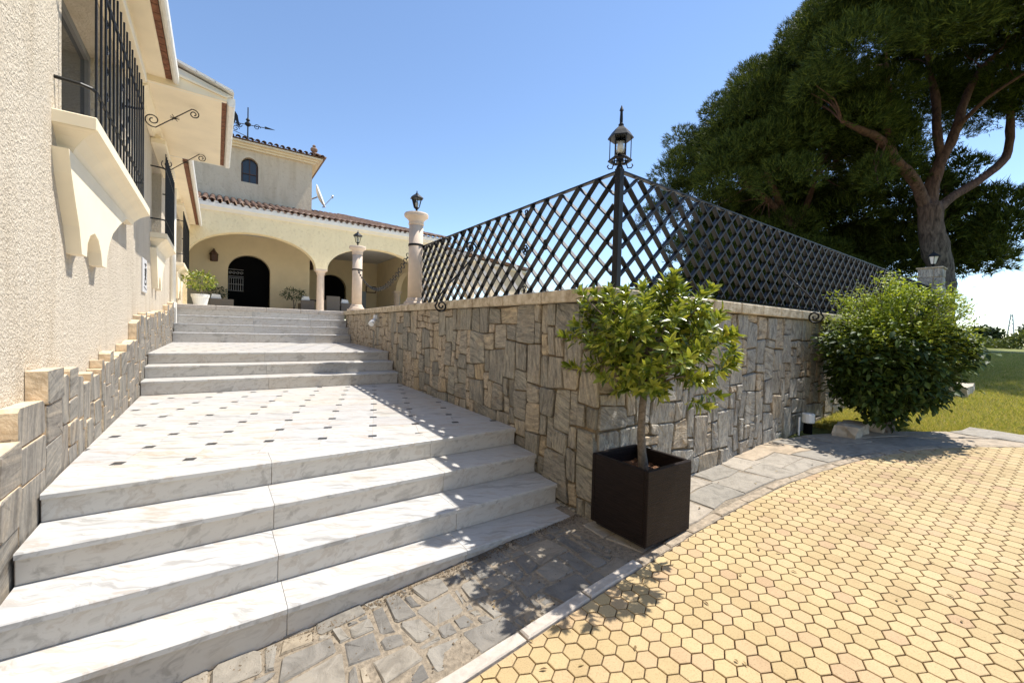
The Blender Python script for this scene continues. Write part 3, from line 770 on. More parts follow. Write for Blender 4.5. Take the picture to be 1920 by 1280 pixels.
def rosette(P, d, nrm, s, z, full=True):
    m_ = MB(); c = P(s, z); e = Vector((0, 0, 1)); R = 0.05
    for q in range(4 if full else 2):
        a = q*math.pi/2 if full else math.pi/2+q*math.pi
        dirv = d*math.cos(a)+e*math.sin(a); prp = -d*math.sin(a)+e*math.cos(a)
        for sg in (1, -1):
            pts = [c+dirv*(R*0.15)]
            for i in range(9):
                t = i/8; an = math.pi*1.3*t
                pts.append(c+dirv*(R*(0.2+0.75*math.sin(an*0.55)))+prp*sg*R*0.5*math.sin(an))
            m_.tube(pts, 0.007, 5)
    m_.lathe(c-Vector((0, 0, 0.015)), [(0.004, 0), (0.016, 0.008), (0.016, 0.022), (0.004, 0.03)], 8)
    m_.build('rosette', M['iron'], fence)
rl = run(POST, RE, 1.315, 1.415, 0.375, 0.415, 0.2445, 0)
rf = run(POST, FE, 1.315, 1.275, 0.378, 0.378, 0.2345, 0)
m_ = MB(); P = rl[0]; m_.bar(P(rl[1], 0.38), P(rl[1], 1.42), rl[3], 0.02, 0.04); m_.build('end_post', M['iron'], fence)
for s, full in ((0.98, 0), (1.345, 1), (1.71, 0), (2.93, 0), (3.18, 1), (3.42, 0)): rosette(rl[0], rl[2], rl[3], s, 0.88 if full else 0.88, full)
for s, z in ((1.345, 1.26), (1.345, 0.44), (3.18, 1.30), (3.18, .44)): rosette(rl[0], rl[2], rl[3], s, z, False)
for b in (1.29, 3.3, 5.2, 7.2):
    for s, full in ((b-.35, 0), (b, 1), (b+.35, 0)): rosette(rf[0], rf[2], rf[3], s, 0.88, full)
    rosette(rf[0], rf[2], rf[3], b, 1.26, False); rosette(rf[0], rf[2], rf[3], b, 0.43, False)
def brace(org, dirx):     # S-scroll in the vertical plane through org along dirx (dirx points back to the fence)
    lo = spiral(0.0, 0.02, 0.085, math.pi, 1.55, 1)[::-1]       # ends tangent on the far-left side going up
    hi = spiral(0.40, 0.80, 0.085, 0.0, 1.55, 1)
    mid = [(lo[-1][0]+(hi[0][0]-lo[-1][0])*t, lo[-1][1]+(hi[0][1]-lo[-1][1])*t) for t in (0.04, 0.10, 0.2, 0.35, 0.5, 0.65, 0.8, 0.9, 0.96)]
    mid = [(a+0.055*(0.5-abs(i/8-0.5))*0 + (0.035*math.sin((i/8)*2*math.pi)*-1), b) for i, (a, b) in enumerate(mid)]
    pts = [Vector(org)+Vector(dirx)*a+Vector((0, 0, b)) for a, b in lo+mid+hi]
    m_ = MB(); m_.tube(pts, 0.0105, 6); 
    c = Vector(org)+Vector(dirx)*0.2+Vector((0, 0, 0.40)); m_.lathe(c-Vector((0, 0, .02)), [(0.01, 0), (0.018, .01), (0.018, .03), (0.01, .04)], 8)
    m_.build('scroll_brace', M['iron'], fence, smooth=True)
brace((2.31, 4.80, 0.27), (1, 0, 0)); brace((5.70, 1.93, 0.24), (0.0, 1, 0))

# ------------------------------------------------------------------ lanterns
def hexring(m_, c, r0, r1, z0, z1, n=6, rot=0.0): m_.lathe((c[0], c[1], c[2]), [(r0, z0), (r1, z1)], n, 0, rot)
lan = thing('post_lantern', (2.66, 2.30, 1.40), 'six-sided black iron lantern with tall finial on the fence corner post', 'lantern')
c = (2.66, 2.30, 0)
m_ = MB(); m_.lathe(c, [(0.074, 1.392), (0.093, 1.392), (0.098, 1.400), (0.088, 1.412), (0.074, 1.410), (0.074, 1.392)], 6, 0, .2, cap=False)
for q in range(3):
    a = .2+q*math.pi/3; m_.tube([(c[0]+.08*math.cos(a), c[1]+.08*math.sin(a), 1.40), (c[0]-.08*math.cos(a), c[1]-.08*math.sin(a), 1.40)], .005, 4)
m_.lathe(c, [(.03, 1.385), (.03, 1.41)], 8); m_.build('base_ring', M['iron'], lan)
m_ = MB(); m_.lathe(c, [(0.102, 1.574), (0.102, 1.582), (0.070, 1.628), (0.045, 1.655), (0.020, 1.672), (0.022, 1.690), (0.012, 1.70)], 6, 0, .2); m_.build('roof', M['iron'], lan)
m_ = MB(); m_.lathe(c, [(0.012, 1.69), (0.013, 1.73), (0.010, 1.795), (0.017, 1.80), (0.012, 1.815), (0.003, 1.84)], 8); m_.build('finial', M['iron'], lan)
for k in range(6):
    a = .2+k*math.pi/3; x, y = c[0]+.083*math.cos(a), c[1]+.083*math.sin(a)
    m_ = MB(); m_.tube([(x, y, 1.40), (x, y, 1.58)], 0.004, 5); m_.build('upright', M['iron'], lan)
for k in range(3):
    a = .75+k*2*math.pi/3; m_ = MB()
    m_.tube([(c[0]+.05*math.cos(a), c[1]+.05*math.sin(a), 1.395), (c[0]+.058*math.cos(a), c[1]+.058*math.sin(a), 1.36), (c[0]+.07*math.cos(a), c[1]+.07*math.sin(a), 1.325), (c[0]+.10*math.cos(a), c[1]+.10*math.sin(a), 1.318), (c[0]+.115*math.cos(a), c[1]+.115*math.sin(a), 1.335), (c[0]+.105*math.cos(a), c[1]+.105*math.sin(a), 1.348)], 0.005, 5); m_.build('foot', M['iron'], lan)
m_ = MB(); m_.tube([(c[0], c[1], 1.40), (c[0], c[1], 1.46)], 0.013, 8); m_.build('lamp_holder', M['iron'], lan)
m_ = MB(); m_.lathe(c, [(0.012, 1.46), (0.024, 1.48), (0.027, 1.51), (0.02, 1.545), (0.006, 1.56)], 12); m_.build('bulb', M['bulb'], lan, smooth=True)
m_ = MB(); m_.lathe(c, [(0.046, 1.445), (0.046, 1.57)], 14); m_.build('glass_chimney', M['glass'], lan, smooth=True)
def col_lantern(x, y, z, label, s=1.0, stem=0.07):
    t = thing('column_lantern', (x, y, z), label, 'lantern', 'lanterns standing on the posts of the terrace wall')
    c = (x, y, z)
    m_ = MB(); m_.lathe(c, [(0.05*s, 0), (0.045*s, .012), (0.018*s, .02), (0.016*s, stem), (0.03*s, stem+.012), (0.045*s, stem+.03)], 10); m_.build('stem', M['iron'], t)
    h = 0.15*s; z0 = stem+.03
    for k in range(6):
        a = k*math.pi/3+.3; m_ = MB(); m_.tube([(x+.045*s*math.cos(a), y+.045*s*math.sin(a), z+z0), (x+.085*s*math.cos(a), y+.085*s*math.sin(a), z+z0+h)], 0.005*s, 4); m_.build('upright', M['iron'], t)
    m_ = MB(); m_.lathe(c, [(0.04*s, z0), (0.08*s, z0+h)], 6, 0, .3); m_.build('glass_body', M['glass'], t)
    m_ = MB(); m_.lathe(c, [(0.012*s, z0+.005), (0.022*s, z0+.04), (0.024*s, z0+.08), (0.01*s, z0+.11)], 10); m_.build('bulb', M['bulb'], t, smooth=True)
    m_ = MB(); m_.lathe(c, [(0.112*s, z0+h-.004), (0.112*s, z0+h+.006), (0.06*s, z0+h+.05*s), (0.03*s, z0+h+.066*s), (0.025*s, z0+h+.08*s), (0.008*s, z0+h+.09*s), (0.012*s, z0+h+.10*s), (0.002, z0+h+.13*s)], 6, 0, .3); m_.build('roof', M['iron'], t)
    return t

# ------------------------------------------------------------------ stone columns and chain
def column(x, y, z, H, label):
    t = thing('stone_column', (x, y, z), label, 'column', 'pale stone posts carrying lanterns at the terrace edge')
    m_ = MB(); m_.bbox(x-.19, x+.19, y-.19, y+.19, z, z+.045, 0.006); m_.lathe((x, y, z), [(.185, .045), (.185, .07), (.15, .10), (.15, .12), (.125, .16)], 24); m_.build('base', M['column'], t, smooth=False)
    m_ = MB(); m_.lathe((x, y, z), [(.122, .155), (.118, H-.20)], 28); m_.build('shaft', M['column'], t, smooth=True)
    m_ = MB(); m_.lathe((x, y, z), [(.118, H-.20), (.132, H-.19), (.132, H-.17), (.122, H-.165), (.13, H-.12), (.175, H-.075), (.20, H-.06), (.205, H-.02), (.195, H)], 28); m_.build('capital', M['column'], t)
    return t
CB = (2.80, 6.87); CS = (2.93, 11.0)
column(CB[0], CB[1], 0.36, 1.60, 'nearer and taller looking pale stone column where the lattice railing ends')
column(CS[0], CS[1], 0.40, 1.63, 'farther pale stone column at the head of the marble steps')
col_lantern(CB[0], CB[1], 1.965, 'black lantern on the stone column at the end of the lattice railing', 1.05)
col_lantern(CS[0], CS[1], 2.035, 'black lantern on the stone column at the head of the steps', 1.1)
chain = thing('hanging_chain', (2.86, 9.0, 1.2), 'heavy black ring chain slung between the two stone columns', 'chain')
for (cx, cy), zz in ((CB, 1.42), (CS, 1.44)):
    m_ = MB(); m_.lathe((cx, cy, zz), [(.128, -.018), (.128, .018), (.118, .018), (.118, -.018)], 24); m_.build('collar', M['iron'], chain)
A = Vector((CB[0]-.01, CB[1]+.14, 1.40)); B = Vector((CS[0]-.02, CS[1]-.14, 1.42)); N = 62
pts = []
for i in range(241):
    t = i/240; p = A.lerp(B, t); p.z -= 4*0.60*t*(1-t); pts.append(p)
acc = [0]
for a, b in zip(pts[:-1], pts[1:]): acc.append(acc[-1]+(b-a).length)
def at_len(s):
    i = min(max(int(np.searchsorted(acc, s))-1, 0), 239); f = (s-acc[i])/(acc[i+1]-acc[i]); return pts[i].lerp(pts[i+1], f), (pts[i+1]-pts[i]).normalized()
def ringmesh(R, r, stretch):
    V = []; F = []; n, k = 12, 5
    for i in range(n):
        a = 2*math.pi*i/n
        for j in range(k):
            b = 2*math.pi*j/k; V.append(((R+r*math.cos(b))*math.cos(a)*stretch, (R+r*math.cos(b))*math.sin(a), r*math.sin(b)))
    for i in range(n):
        for j in range(k): F.append((i*k+j, ((i+1) % n)*k+j, ((i+1) % n)*k+(j+1) % k, i*k+(j+1) % k))
    m_ = MB(); m_.add(V, F); o = m_.build('link', M['iron'], smooth=True); me = o.data; bpy.data.objects.remove(o); return me
big, small = ringmesh(0.045, 0.0075, 1.0), ringmesh(0.022, 0.007, 1.35)
s = 0.05; k = 0
while s < acc[-1]-.03:
    p, d = at_len(s); me = big if k % 2 == 0 else small
    roll = 0.9 if k % 2 == 0 else 0.9+math.pi/2
    q = d.to_track_quat('X', 'Z').to_matrix().to_4x4() @ Matrix.Rotation(roll, 4, 'X')
    piece('link', me, chain, p, q.to_euler()); s += 0.083; k += 1

# stone pillar and lantern at the far end of the fence
pil = thing('stone_pillar', (13.64, 2.33, 0.3), 'square stone pillar with a small lantern at the far right end of the railing', 'pillar')
m_ = MB(); m_.box(13.46, 13.84, 2.13, 2.53, -0.3, 1.70); m_.build('core', M['mortar'], pil)
for face in range(2):
    for r in range(8):
        cuts = [0, rng.choice([.32, .5, .66]), 1]
        for a, b in zip(cuts[:-1], cuts[1:]):
            z0 = 0.10+r*0.2; u0, u1 = a*.40+.006, b*.40-.006
            fn = (lambda u, v, d: (13.45+u, 2.13-d, v)) if face == 0 else (lambda u, v, d: (13.46-d, 2.13+u, v))
            m_ = MB(); stone(m_, outline(u0, u1, z0+.006, z0+.194, rng, .004), fn, -.02, rng.uniform(.008, .02), .008, rng, .004, .004, (0, 0)); m_.build('stone', M['slate_front'], pil)
m_ = MB(); m_.bbox(13.43, 13.87, 2.10, 2.56, 1.70, 1.735, .006); m_.build('cap', M['coping'], pil)
t = col_lantern(13.60, 2.30, 1.735, 'small lantern with white glass on the square stone pillar under the pine', 1.15, .05)
for ch_ in t.children:
    if ch_.name.startswith('glass_body'): ch_.data.materials[0] = M['bulb']

# ------------------------------------------------------------------ potted bay tree
def leaf_quads(centers, dirs, ups, L, Wd, fold=0.25, curl=0.12):
    """each leaf: 6-vert folded blade, 4 tris -> as quads arrays"""
    n = len(centers); d = dirs/np.linalg.norm(dirs, axis=1, keepdims=True); s = np.cross(d, ups); s /= np.linalg.norm(s, axis=1, keepdims=True)+1e-9; u = np.cross(s, d)
    L = L[:, None]; Wd = Wd[:, None]
    base = centers; tip = centers+d*L-u*L*curl; mid1 = centers+d*L*0.40
    l1 = mid1+s*Wd*0.5+u*Wd*fold; r1 = mid1-s*Wd*0.5+u*Wd*fold
    m2 = centers+d*L*0.72-u*L*curl*0.4; l2 = m2+s*Wd*0.36+u*Wd*fold*0.7; r2 = m2-s*Wd*0.36+u*Wd*fold*0.7
    V = np.stack([base, mid1, m2, tip, l1, l2, r1, r2], axis=1).reshape(-1, 3)
    q = np.array([[0, 1, 4, 4], [1, 2, 5, 4], [2, 3, 5, 5], [0, 6, 1, 1], [6, 7, 2, 1], [7, 3, 2, 2]])
    T = np.array([[0, 1, 4], [1, 2, 5], [1, 5, 4], [2, 3, 5], [0, 6, 1], [6, 7, 2], [6, 2, 1], [7, 3, 2]])
    F = (np.arange(n)[:, None, None]*8+T[None]).reshape(-1, 3)
    return V, F
def unit(v): return v/np.linalg.norm(v, axis=-1, keepdims=True)
PX, PY = 2.44, 1.83; ZB = G(PX)+0.005
pl = thing('planter_box', (PX, PY, ZB), 'square dark brown ribbed planter standing at the wall corner on the flagstones', 'planter')
hw = 0.238; zt_ = ZB+0.505; zf = -1.40
def quad_wall(m_, x0, x1, y0, y1, z0, z1): m_.bbox(x0, x1, y0, y1, z0, z1, 0.004)
for nm, b in (('side_panel', (PX-hw, PX+hw, PY-hw, PY-hw+.03)), ('side_panel', (PX-hw, PX+hw, PY+hw-.03, PY+hw)), ('side_panel', (PX-hw, PX-hw+.03, PY-hw+.031, PY+hw-.031)), ('side_panel', (PX+hw-.03, PX+hw, PY-hw+.031, PY+hw-.031))):
    m_ = MB(); m_.bbox(b[0], b[1], b[2], b[3], ZB+.025, zt_, .004); m_.build(nm, M['planter'], pl)
m_ = MB(); m_.box(PX-hw+.03, PX+hw-.03, PY-hw+.03, PY+hw-.03, ZB, ZB+.05); m_.build('foot', M['planter_rim'], pl)
m_ = MB(); gN = 12; vs = []; fs = []
for j in range(gN+1):
    for i in range(gN+1):
        u, v = i/gN, j/gN; vs.append((PX-hw+.031+u*(2*hw-.062), PY-hw+.031+v*(2*hw-.062), zt_-.105+rng.uniform(-.008, .012)+.03*math.exp(-((u-.5)**2+(v-.5)**2)*14)))
for j in range(gN):
    for i in range(gN): a = j*(gN+1)+i; fs.append((a, a+1, a+gN+2, a+gN+1))
m_.add(vs, fs); m_.build('mulch', M['soil'], pl)
bay = thing('bay_tree', (PX, PY, zt_-.1), 'round headed bay tree with glossy leaves growing in the dark planter', 'tree')
m_ = MB(); zg = zt_-.09
m_.tube([(PX+.01, PY-.02, zg-.02), (PX+.005, PY-.018, zg+.02), (PX-.005, PY-.01, zg+.12), (PX-.01, PY, zg+.25), (PX-.0, PY+.005, zg+.42), (PX+.01, PY, zg+.56)], [.046, .036, .029, .027, .025, .024], 10)
m_.build('trunk', M['trunk'], bay, smooth=True)
cc = np.array([PX+.035, PY, -.085]); rad = np.array([.52, .50, .42])
bm_ = MB(); tips = []
nb = 235
for k in range(nb):
    v = RNG.normal(size=3); v /= np.linalg.norm(v); v[2] = v[2]*0.9+0.06
    r = 1.0-0.55*RNG.random()**2.0
    lump = 1+0.14*math.sin(3.1*v[0]*3+1)+0.12*math.sin(4.2*v[1]*3+v[2]*5)
    t = cc+v*rad*r*lump; 
    if t[2] < -.44: t[2] = -.44+RNG.random()*.06
    tips.append(t)
    if k % 3 == 0:
        s0 = np.array([PX+.01, PY, -.40+RNG.random()*.25]); mid = s0*.45+t*.55+RNG.normal(size=3)*.03+np.array([0, 0, .03])
        bm_.tube([s0, mid, t], [.009, .006, .003], 4)
bm_.build('branches', M['trunk'], bay, kind='stuff')
Cn = []; Dn = []; Un = []; Ls = []; Ws = []
for t in tips:
    out = unit(t-cc)+np.array([0, 0, .55]); out = unit(out)
    nl = RNG.integers(13, 20)
    for q in range(nl):
        f = q/nl; h = f*0.11; ang = q*2.4+RNG.random()
        a = unit(np.cross(out, [.3, .2, .9])); b = np.cross(out, a)
        rd = a*math.cos(ang)+b*math.sin(ang)
        d = unit(rd*(1.0-.45*f)+out*(.25+.75*f)+RNG.normal(size=3)*.15)
        Cn.append(t-out*.06+out*h); Dn.append(d); Un.append(out+RNG.normal(size=3)*.25); Ls.append(.066+.03*RNG.random()*(1-.3*f)); Ws.append(.026+.009*RNG.random())
Cn, Dn, Un, Ls, Ws = map(np.array, (Cn, Dn, Un, Ls, Ws))
V, F = leaf_quads(Cn, Dn, Un, Ls, Ws); arrays('foliage', V, F, M['bay'], bay, kind='stuff')
# the largest outer leaves are leaves of their own
V, F = leaf_quads(np.zeros((1, 3)), np.array([[1., 0, 0]]), np.array([[0, 0, 1.]]), np.array([.075]), np.array([.027]))
o = arrays('leaf', V, F, M['bay_new']); leafme = o.data; bpy.data.objects.remove(o)
n_l = 0
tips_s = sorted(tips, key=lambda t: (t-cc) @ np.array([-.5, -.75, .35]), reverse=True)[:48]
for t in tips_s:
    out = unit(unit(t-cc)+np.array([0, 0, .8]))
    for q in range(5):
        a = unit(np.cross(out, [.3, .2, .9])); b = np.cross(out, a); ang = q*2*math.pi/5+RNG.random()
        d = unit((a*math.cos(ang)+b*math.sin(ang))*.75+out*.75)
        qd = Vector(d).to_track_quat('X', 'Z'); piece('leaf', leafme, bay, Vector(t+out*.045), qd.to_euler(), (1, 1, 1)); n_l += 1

# ================================================================== villa
villa = thing('villa', (0, 16.5, 0.4), 'cream rendered villa with arched porch, square tower and barred windows', 'house')
WX = -0.84
def wall_y(m_, xf, xb, y0, y1, z0, z1, openings):   # wall in the YZ plane with rectangular openings
    ys = sorted(set([y0, y1]+[o[0] for o in openings]+[o[1] for o in openings]))
    for a, b in zip(ys[:-1], ys[1:]):
        ops = [o for o in openings if o[0] <= a and o[1] >= b]
        if not ops: m_.box(xb, xf, a, b, z0, z1)
        else: m_.box(xb, xf, a, b, z0, ops[0][2]); m_.box(xb, xf, a, b, ops[0][3], z1)
WIN = [(4.02, 6.05, 1.30, 2.66), (8.75, 10.2, 1.38, 2.72), (13.2, 15.7, 1.44, 2.78)]
m_ = MB(); wall_y(m_, WX, WX-0.34, -5.0, 16.5, -1.7, 3.35, WIN); m_.build('house_wall', M['stucco'], villa)
for wi, (a, b, z0, z1) in enumerate(WIN):
    m_ = MB(); xb = WX-0.24
    for y0, y1, q0, q1 in ((a, b, z0, z0+.07), (a, b, z1-.07, z1), (a, a+.07, z0+.07, z1-.07), (b-.07, b, z0+.07, z1-.07), ((a+b)/2-.04, (a+b)/2+.04, z0+.07, z1-.07)): m_.box(xb-.05, xb+.02, y0, y1, q0, q1)
    w = m_.build('window', M['shutter'], villa)
    for (y0, y1) in ((a+.07, (a+b)/2-.04), ((a+b)/2+.04, b-.07)):
        m_ = MB(); m_.box(xb-.03, xb-.01, y0, y1, z0+.07, z1-.07); m_.build('pane', M['window_glass'], w)
    # sill: slab with a cove underneath
    e = 0.21 if wi == 0 else 0.16; s0, s1 = a-e, b+(0.42 if wi == 0 else .2); zt = z0+.005; xs = -0.635
    m_ = MB(); m_.bbox(WX-0.10, xs, s0, s1, zt-.085, zt, .006)
    prof = [(xs+.0, zt-.086), (xs-.03, zt-.10), (xs-.075, zt-.135), (xs-.12, zt-.19), (xs-.14, zt-.235), (WX-.01, zt-.235)]
    for (xa, za), (xb_, zb) in zip(prof[:-1], prof[1:]):
        ia = (xs-xa)*0.9; ib = (xs-xb_)*0.9
        if xb_ < WX+.01: ib = ia
        m_.add([(xa, s0+ia, za), (xa, s1-ia, za), (xb_, s1-ib, zb), (xb_, s0+ib, zb)], [(0, 1, 2, 3)])
        m_.add([(xa, s0+ia, za), (xb_, s0+ib, zb), (WX-.01, s0+ib, zb), (WX-.01, s0+ia, za)], [(0, 1, 2, 3)])
        m_.add([(xa, s1-ia, za), (xb_, s1-ib, zb), (WX-.01, s1-ib, zb), (WX-.01, s1-ia, za)], [(0, 1, 2, 3)])
    m_.build('window_sill', M['plaster'], villa, fixn=True)
    m_ = MB(); m_.bbox(WX+.002, -.655, a-.22, b+.30, z1+.025, z1+.10, .006); m_.box(WX+.002, -.72, a-.18, b+.26, z1+.101, z1+.16); m_.build('window_hood', M['plaster'], villa)
    # scalloped apron under the sill
    L_ = (b-a)/2.03; zb = zt-.235
    prof_ = [(3.80, 0), (3.86, -.14), (3.95, -.29), (4.05, -.44), (4.10, -.56), (4.12, -.62), (4.26, -.62), (4.28, -.52), (4.36, -.45), (4.5, -.41), (4.62, -.44), (4.72, -.53), (4.76, -.63), (4.92, -.63), (4.95, -.53), (5.05, -.40), (5.2, -.29), (5.5, -.16), (5.95, 0)]
    c = 0.0; poly = [(a+(p-4.02)*L_, q) for p, q in prof_]; half = poly
    mm = MB(); n = len(half)
    for (p0, q0), (p1, q1) in zip(poly[:-1], poly[1:]):     # strips up to the sill
        if abs(p1-p0) > 1e-4:
            mm.add([(WX+.078, c+p0, zb+q0), (WX+.078, c+p1, zb+q1), (WX+.078, c+p1, zb), (WX+.078, c+p0, zb)], [(0, 1, 2, 3)])
        mm.add([(WX+.078, c+p0, zb+q0), (WX+.078, c+p1, zb+q1), (WX-.01, c+p1, zb+q1), (WX-.01, c+p0, zb+q0)], [(0, 1, 2, 3)])
    mm.build('window_apron', M['plaster'], villa)
    # iron grille standing proud on the sill
    g0, g1 = a-.12, b+.14; xg = -0.665
    gr = MB()
    zl, zh = zt+.215, zt+1.02
    for zz in (zl, zh):
        gr.tube([(WX-.02, g0-.04, zz), (xg-.06, g0-.02, zz), (xg-.015, g0+.01, zz), (xg, g0+.05, zz), (xg, g1-.05, zz), (xg-.015, g1-.01, zz), (xg-.06, g1+.02, zz), (WX-.02, g1+.04, zz)], .0115, 6)
    gro = gr.build('window_grille', M['iron'], villa)
    nb = int((g1-g0)/.15)
    for i in range(nb+1):
        y = g0+.04+(g1-g0-.08)*i/nb; mb = MB(); top = zt+1.26 
        mb.tube([(xg+.002, y, zt+.002), (xg+.002, y, top)], .0075, 5); mb.build('bar', M['iron'], gro)
        if i in (nb//2-1, nb//2+1) or i == 2:
            for q in range(4):
                mb = MB()
                cz = zt+.34+q*.17
                sp = spiral(0, 0, .045, 0, 1.3, 1 if q % 2 else -1, 14, .01)
                mb.tube([(xg, y+.06+p0, cz+p1) for p0, p1 in sp], .005, 4)
                mb.build('scroll', M['iron'], gro)
# eaves --------------------------------------------------------------
roof = MB(); 
roof.prism([(-.42, 3.135), (-.50, 3.10), (-5.5, 4.62), (-5.5, 4.75)], lambda u, v, d: (u, d, v), -5, 16.4)
roof.prism([(.17, 3.10), (.05, 3.06), (-1.3, 3.50), (-1.3, 3.62)], lambda u, v, d: (u, d, v), 7.02, 9.78)
roof_o = roof.build('house_roof', M['terracotta'], villa)
def eave(y0, y1, xin, xbr, xw0, xw1, z, face=True):
    m_ = MB(); m_.box(WX+.002, xin, y0, y1, z, z+.06); m_.build('soffit', M['plaster'], villa)
    m_ = MB(); m_.prism([(WX+.002, z-.16), (WX+.05, z-.16), (WX+.06, z-.10), (WX+.12, z-.045), (WX+.13, z-.001), (WX+.002, z-.001)], lambda u, v, d: (u, d, v), y0, y1); m_.build('eave_moulding', M['plaster'], villa)
    y = y0
    while y < y1-.01:
        b = min(y+.145, y1); m_ = MB(); m_.box(xin+.001, xbr, y+.004, b-.004, z+.008, z+.05+rng.uniform(0, .01)); m_.build('eave_brick', M['brick_strip'], villa); y = b
    y = y0
    while y < y1-.01:
        b = min(y+.36, y1); m_ = MB()
        prof = [(xw0, z+.03), (xw0+.012, z-.012), (xw0+.03, z-.028), (xw1-.02, z-.03), (xw1-.004, z-.01), (xw1, z+.03), (xw1-.004, z+.085), (xw0, z+.095)]
        m_.prism(prof, lambda u, v, d: (u, d, v), y+.003, b-.003); m_.build('eave_tile', M['white_tile'], villa); y = b
eave(-2.0, 6.97, -.535, -.475, -.474, -.40, 3.05)
eave(7.0, 9.8, .045, .10, .101, .20, 2.99)
eave(9.83, 16.45, -.53, -.455, -.454, -.37, 3.03)
m_ = MB()                                              # gable ends of the wide eave
for (y0, y1) in ((6.975, 7.0), (9.8, 9.825)):
    m_.prism([(WX+.002, 2.985), (.10, 2.985), (.10, 3.06), (.17, 3.09), (-.38, 3.25), (WX+.002, 3.36)], lambda u, v, d: (u, d, v), y0, y1)
m_.build('gable_end', M['white_trim'], villa)
m_ = MB(); m_.prism([(WX+.004, 2.98), (.10, 2.98), (.10, 3.02), (-.40, 3.12), (WX+.004, 3.16)], lambda u, v, d: (u, d, v), 6.93, 6.974)
m_.prism([(WX+.004, 3.161), (-.40, 3.121), (.10, 3.021), (.11, 3.04), (-.39, 3.15), (WX+.004, 3.20)], lambda u, v, d: (u, d, v), 6.90, 6.974); m_.build('gable_moulding', M['plaster'], villa)
for k in range(6):
    m_ = MB(); u0 = .18-k*.2; z0 = 3.10+k*.064
    m_.prism([(u0, z0), (u0-.21, z0+.066), (u0-.21, z0+.095), (u0-.01, z0+.035)], lambda u, v, d: (u, d, v), 6.88, 7.1); m_.build('verge_tile', M['white_tile'], roof_o)
m_ = MB(); m_.bbox(-.80, -.715, 11.95, 12.07, -.25, .43, .006); m_.build('corner_trim', M['white_trim'], villa)
# downpipe -----------------------------------------------------------
m_ = MB(); m_.tube([(WX+.06, 12.0, 3.0), (WX+.06, 12.0, .40)], .05, 10); m_.build('downpipe', M['white_trim'], villa, smooth=True)
m_ = MB(); m_.bbox(WX, WX+.10, 11.7, 12.1, .30, .42, .01); m_.build('pipe_shoe', M['white_trim'], villa)
# stone plinth with a ragged crenellated top ---------------------------
PT_Y = [0.5, 2.2, 2.45, 3.0, 3.4, 4.0, 5.0, 6.0, 6.6, 7.1, 8.0, 9.0, 10, 11.6, 12.4]; PT_Z = [-1.1, -.98, -.80, -.50, -.33, -.40, -.38, -.24, -.12, .04, .02, .08, .2, .34, .42]
plinth = MB()
def pfn(u, v, d): return (XL-d, u, v)
pf = lambda u, v, d: (XL-.012+d, u, v)
y = 0.8; cols = []
while y < 12.3:
    w = rng.choice([.07, .10, .15, .2, .24, .28]) if y < 4.2 else rng.choice([.08, .11, .16, .22, .3])
    if 2.0 < y < 3.6: w = [.30, .33, .26, .38, .3][len([c for c in cols if c[0] >= 2.0])] if len([c for c in cols if c[0] >= 2.0]) < 5 else w
    cols.append((y, min(y+w, 12.38))); y += w
pl_o = None
back = MB()
for (a, b) in cols: back.box(WX-.02, XL-.035, a, b, -1.9, lerp((a+b)/2, PT_Y, PT_Z)-.14)
pl_o = back.build('plinth', M['mortar'], villa)
for (a, b) in cols:
    top = lerp((a+b)/2, PT_Y, PT_Z)+(rng.uniform(-.10, .085) if a > 3.3 else rng.uniform(-.03, .03))
    base = min(side_z(a), side_z(b), G(XL) if a < 2.3 else 9)-.04
    z = top; first = True
    while z > base+.03:
        h = rng.uniform(.16, .34) if (b-a) < .2 else rng.uniform(.14, .26)
        if first and z-h > base: h = max(h, .19)
        z0 = max(z-h, base)
        if z0-base < .07: z0 = base
        g = rng.uniform(.003, .006); m_ = MB(); dp = rng.uniform(.0, .016)
        pts = outline(a+g, b-g, z0+g, z-g*(0 if first else 1), rng, .004)
        if first:
            tilt = rng.uniform(-.02, .03); pts = [(u, v+tilt*(u-a)/(b-a)*(v > z-.05)) for u, v in pts]
        stone(m_, pts, pf, -.075, dp, .004, rng, .002, .003, (0, 1)); m_.build('plinth_stone', [M['slate_plinth'], M['sandstone']], pl_o)
        z = z0; first = False
